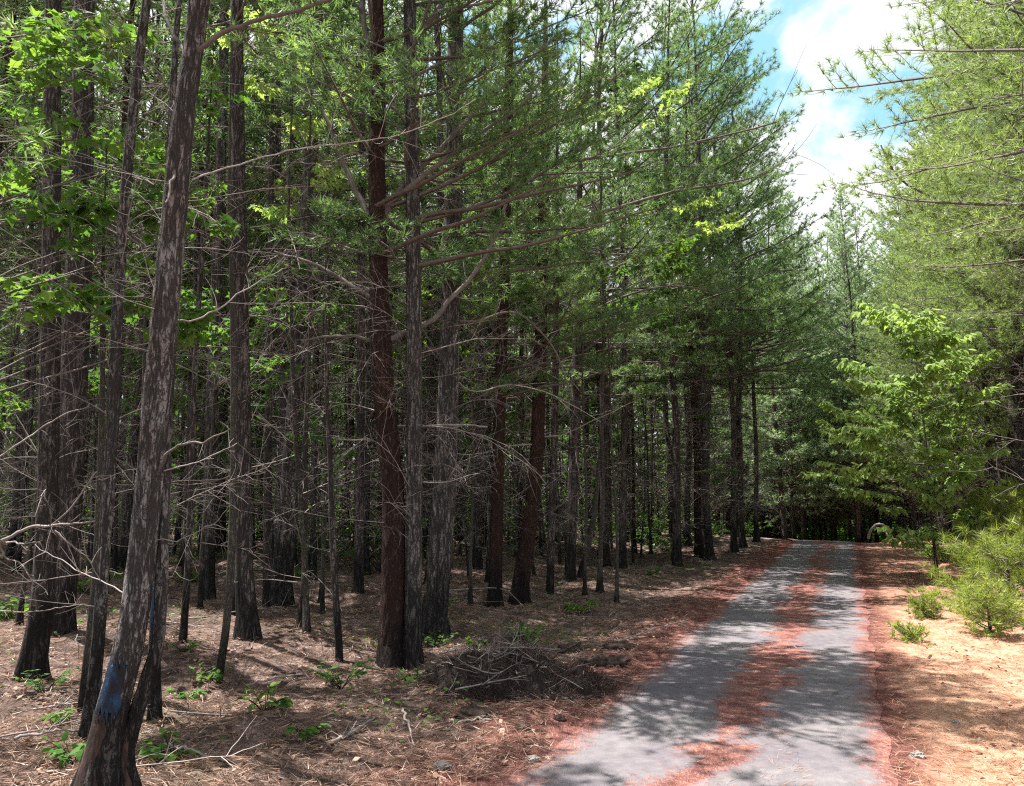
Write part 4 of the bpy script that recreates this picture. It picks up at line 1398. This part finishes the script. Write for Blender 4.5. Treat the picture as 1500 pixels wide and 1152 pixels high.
stick([(1350, 806, .08), (1390, 808, .12), (1440, 812, .1)], .03, 'straight pale branch lying below the layered sunlit sapling', twigs=5, tint=.9)
stick([(240, 1100, .04), (280, 1108, .04), (330, 1120, .02)], .014, 'crooked grey branch on the straw beside the bent slim pine')
stick([(20, 1096, .06), (70, 1088, .08), (130, 1080, .04)], .012, 'thin branch lying across the straw by the slim grey pine')
stick([(360, 1010, .04), (420, 1000, .06), (470, 990, .03)], .012, 'curved branch on sunny straw between the pale and the crooked sapling')
for i in range(120):
    u = rng.uniform(3, 26)
    v = -rng.uniform(1.7, 12)
    x, y = xy_of(u, v)
    if abs(x) > .66 * y or y < 4.6:
        continue
    a = rng.uniform(0, 6.28)
    m = MB()
    dead_limb(m, (0, 0, .02), np.array([math.cos(a), math.sin(a), .03]), rng.uniform(.25, 1.2), rng.uniform(.003, .011), 8, 8, 0, rng.normal(0, .1, 3) * np.array([1, 1, .2]), rng.uniform(.1, .8))
    o = m.build('fallen_branch', [MAT['dead']])
    o.location = (x, y, float(terrain(x, y)) + .01)
    tag(o, 'twiggy fallen branch strewn on the straw among the trunks', 'fallen branch', 'fallen branches strewn through the wood')

# ------------------------------------------------------------------ straw, leaf crumbs: one loose cover
def scatter(n, ymax, fn, m, L, w, mat, lo=.0, nn=1):
    y = 4.2 + (ymax - 4.2) * rng.uniform(0, 1, n) ** 1.6
    x = rng.uniform(-.68, .68, n) * y
    u, v = uv_of(x, y)
    keep = fn(u, v)
    x, y = x[keep], y[keep]
    z = terrain(x, y) + .012
    a = rng.uniform(0, 6.28, len(x))
    m.needles(np.stack([x, y, z + rng.uniform(0, .02, len(x))], 1), np.stack([np.cos(a), np.sin(a), rng.normal(.05, .15, len(x))], 1), nn, L, w, mat, 0, 25, .02, tint=np.clip(rng.normal(.5, .28, len(x)), 0, 1))


m = MB()
edge_n = rng.uniform(0, 1, 10)
scatter(52000, 20, lambda u, v: v < -1.15 - .3 * np.sin(u * 2.1) ** 2, m, .15, .005, 0, nn=2)
scatter(26000, 16, lambda u, v: v > 1.12, m, .14, .004, 1, nn=2)
scatter(16000, 16, lambda u, v: (np.abs(v) < 1.2) & (((np.abs(v + .15 * np.sin(u * .8)) < .3 + .15 * np.sin(u * 1.3)) | (np.abs(v) > 1.0)) | (rng.uniform(0, 1, len(u)) < .05)), m, .12, .003, 2)
# dead broad leaves
nl_ = 5000
y = 4.2 + 16 * rng.uniform(0, 1, nl_) ** 1.4
x = rng.uniform(-.68, .68, nl_) * y
u, v = uv_of(x, y)
kp = (v < -1.3) | (v > 1.6)
x, y = x[kp], y[kp]
a = rng.uniform(0, 6.28, len(x))
m.leaves(np.stack([x, y, terrain(x, y) + .02], 1), np.array([0, 0, 1.0]) + rng.normal(0, .4, (len(x), 3)), np.stack([np.cos(a), np.sin(a), np.zeros(len(x))], 1), rng.uniform(.03, .07, len(x)), RHOMB, 0)
tag(m.build('pine_straw', [MAT['straw'], MAT['straw_o'], MAT['straw_o']]), kind='stuff')

# low green ground cover under the trees
m = MB()
n = 9000
cx = rng.uniform(-16, 6, 60)
cy = rng.uniform(5, 34, 60)
ci = rng.integers(0, 60, n)
x = cx[ci] + rng.normal(0, .55, n)
y = cy[ci] + rng.normal(0, .55, n)
u, v = uv_of(x, y)
kp = v < -2.2
x, y = x[kp], y[kp]
a = rng.uniform(0, 6.28, len(x))
m.leaves(np.stack([x, y, terrain(x, y) + rng.uniform(.02, .12, len(x))], 1), np.array([0, 0, 1.0]) + rng.normal(0, .35, (len(x), 3)), np.stack([np.cos(a), np.sin(a), np.zeros(len(x))], 1), rng.uniform(.03, .075, len(x)), RHOMB, 0)
tag(m.build('ground_cover', [MAT['leaf']]), kind='stuff')

# brushy undergrowth deep under the trees
m = MB()
n = 30000
cx = rng.uniform(-32, 9, 170)
cy = rng.uniform(25, 52, 170)
ci = rng.integers(0, 170, n)
x = cx[ci] + rng.normal(0, .9, n)
y = cy[ci] + rng.normal(0, .9, n)
hh = rng.uniform(.6, 3.2, 170)[ci] * rng.uniform(.05, 1, n)
kp = uv_of(x, y)[1] < -5
x, y, hh, ci = x[kp], y[kp], hh[kp], ci[kp]
m.leaves(np.stack([x, y, terrain(x, y) + hh], 1), rng.normal(0, .6, (len(x), 3)) + np.array([0, 0, 1]), rng.normal(0, 1, (len(x), 3)), rng.uniform(.1, .22, len(x)), RHOMB, 1, tint=np.clip(rng.uniform(0, 1, 170)[ci] * .7 + rng.normal(.1, .1, len(x)), 0, 1))
x = rng.uniform(-32, 9, 5000)
y = rng.uniform(20, 52, 5000)
kp = uv_of(x, y)[1] < -5
x, y = x[kp], y[kp]
z = terrain(x, y)
d = rng.normal(0, .7, (len(x), 3))
d[:, 2] = np.abs(d[:, 2]) * .6 + .3
T = np.stack([x, y, z + rng.uniform(-.05, 2.2, len(x))], 1)[:, None] + d[:, None] * np.linspace(0, 1, 5)[None, :, None] * rng.uniform(.6, 1.6, (len(x), 1, 1)) + np.cumsum(rng.normal(0, .05, (len(x), 5, 3)), 1)
m.tubes(T, np.linspace(.011, .005, 5), 3, 0, rng.uniform(0, .8, len(x)))
tag(m.build('undergrowth', [MAT['dead'], MAT['leaf_y']]), kind='stuff')

# far wood that closes every view through the trunks
m = MB()
n = 130000
far_u = rng.uniform(-10, 95, n)
yy = rng.uniform(60, 78, n)
xx = rng.uniform(-66, 62, n)
zz = np.where(rng.uniform(0, 1, n) < .5, rng.uniform(0, 5, n), rng.uniform(0, 21, n))
P = np.stack([xx, yy, terrain(xx, yy) + zz], 1)
m.leaves(P, rng.normal(0, 1, (n, 3)) + np.array([0, 0, .6]), rng.normal(0, 1, (n, 3)), rng.uniform(.35, .75, n), RHOMB, 1)
T, Rr = [], []
for i in range(150):
    x_ = rng.uniform(-60, 58)
    y_ = rng.uniform(60, 76)
    z_ = float(terrain(x_, y_))
    T.append(np.array([[x_, y_, z_ + h] for h in np.linspace(-.2, 16, 5)]))
    Rr.append(np.linspace(.15, .03, 5))
m.tubes(np.array(T), np.array(Rr), 6, 0)
tag(m.build('distant_woods', [MAT['bark'], MAT['leaf_y']]), kind='stuff')

# drooping bare side limbs that tangle between the nearer stems
for tr_, zlo, zhi, cnt_ in ((t4, 1.5, 6, 10), (t6, 1.5, 7, 18), (t7, 1.5, 7, 18), (t10, 1.5, 8, 20), (t11, 1.5, 8, 20), (t12, 1.5, 8, 20), (t13, 1.5, 6, 10), (t15, 1.5, 8, 18), (t16, 1.8, 4.6, 12),
                            (t17, 1.5, 6.5, 18), (t18, 1.5, 7, 22), (t19, 1.3, 7, 24), (t20, 1.3, 7, 24), (t21, 1.5, 8, 18), (t22, 1, 6, 16), (t23, 1.3, 8, 22)):
    o_, S_, Y_, g_ = tr_
    for i in range(cnt_):
        z = rng.uniform(zlo, zhi)
        j = int(np.clip(np.searchsorted(S_[:, 2], z), 1, len(S_) - 1))
        az = rng.uniform(0, 6.283)
        el = R(rng.normal(22, 18))
        d = np.array([math.cos(az) * math.cos(el), math.sin(az) * math.cos(el), math.sin(el)])
        b = MB()
        dead_limb(b, S_[j, :3] + d * S_[j, 3] * .5, d, rng.uniform(.7, 2.0), rng.uniform(.0035, .0065), 9, int(rng.integers(8, 16)), 0, (0, 0, rng.uniform(-.65, .0)), rng.uniform(.1, .8), 4)
        b.build('dead_branch', [MAT['dead']], o_)

# ------------------------------------------------------------------ light
EL = R(69)
S = Vector((-.92 * math.cos(EL), .39 * math.cos(EL), math.sin(EL)))
sun = bpy.data.lights.new('sun', 'SUN')
sun.energy = 5.0
sun.angle = R(.4)
sun.color = (1, .95, .87)
so = bpy.data.objects.new('sun', sun)
so.rotation_euler = S.to_track_quat('Z', 'Y').to_euler()
so.location = (-10, 10, 30)
col.objects.link(so)

w = bpy.data.worlds.new('World')
sc.world = w
w.use_nodes = True
nt = w.node_tree
nt.nodes.clear()


def N(kind, ins=None, **p):
    nd = nt.nodes.new('ShaderNode' + kind)
    for k_, v_ in p.items():
        setattr(nd, k_, v_)
    for k_, v_ in (ins or {}).items():
        if isinstance(v_, bpy.types.NodeSocket):
            nt.links.new(v_, nd.inputs[k_])
        else:
            nd.inputs[k_].default_value = v_
    return nd


sky = N('TexSky', sky_type='NISHITA', sun_disc=False, sun_elevation=EL, sun_rotation=math.atan2(S.x, S.y) % (2 * math.pi), air_density=1.0, dust_density=1.2, ozone_density=1.0)
tc = N('TexCoord').outputs['Generated']
mp = N('Mapping', {'Vector': tc, 'Location': (.35, .1, .0), 'Scale': (1, 1, 1.6)}).outputs[0]
cl = N('TexNoise', {'Vector': mp, 'Scale': 3.4, 'Detail': 9.0, 'Roughness': .55, 'Distortion': .3}).outputs[0]
mask = N('MapRange', {0: cl, 1: .37, 2: .47}, interpolation_type='SMOOTHSTEP').outputs[0]
shade = N('TexNoise', {'Vector': mp, 'Scale': 9.0, 'Detail': 5.0}).outputs[0]
cc = N('ValToRGB', {'Fac': shade})
cc.color_ramp.elements[0].position = .35
cc.color_ramp.elements[0].color = (5.4, 5.6, 6.0, 1)
cc.color_ramp.elements[1].position = .6
cc.color_ramp.elements[1].color = (6.9, 7.0, 7.1, 1)
mx = N('Mix', data_type='RGBA')
nt.links.new(mask, mx.inputs[0])
pale = N('Mix', {0: .45}, data_type='RGBA')
nt.links.new(sky.outputs[0], pale.inputs[6])
pale.inputs[7].default_value = (3.2, 7.0, 8.6, 1)
nt.links.new(pale.outputs[2], mx.inputs[6])
nt.links.new(cc.outputs[0], mx.inputs[7])
bg = N('Background', {'Color': mx.outputs[2], 'Strength': .058})
wo = N('OutputWorld')
nt.links.new(bg.outputs[0], wo.inputs[0])

# ------------------------------------------------------------------ camera and render
cam = bpy.data.cameras.new('camera')
cam.sensor_width = 36
cam.lens = 36 * F / 1500
cam.clip_end = 1000
co = bpy.data.objects.new('camera', cam)
co.location = CAM
co.rotation_euler = (math.pi / 2 + PITCH, 0, 0)
col.objects.link(co)
sc.camera = co
sc.view_settings.view_transform = 'Standard'
sc.view_settings.look = 'None'
sc.view_settings.exposure = 1.75
sc.view_settings.gamma = 1
sc.cycles.use_denoising = False
sc.cycles.filter_width = 1.2
sc.cycles.sample_clamp_indirect = 4
sc.cycles.max_bounces = 6
sc.cycles.diffuse_bounces = 4
sc.cycles.glossy_bounces = 1
sc.cycles.transmission_bounces = 3
sc.cycles.transparent_max_bounces = 4
sc.cycles.caustics_reflective = False
sc.cycles.caustics_refractive = False
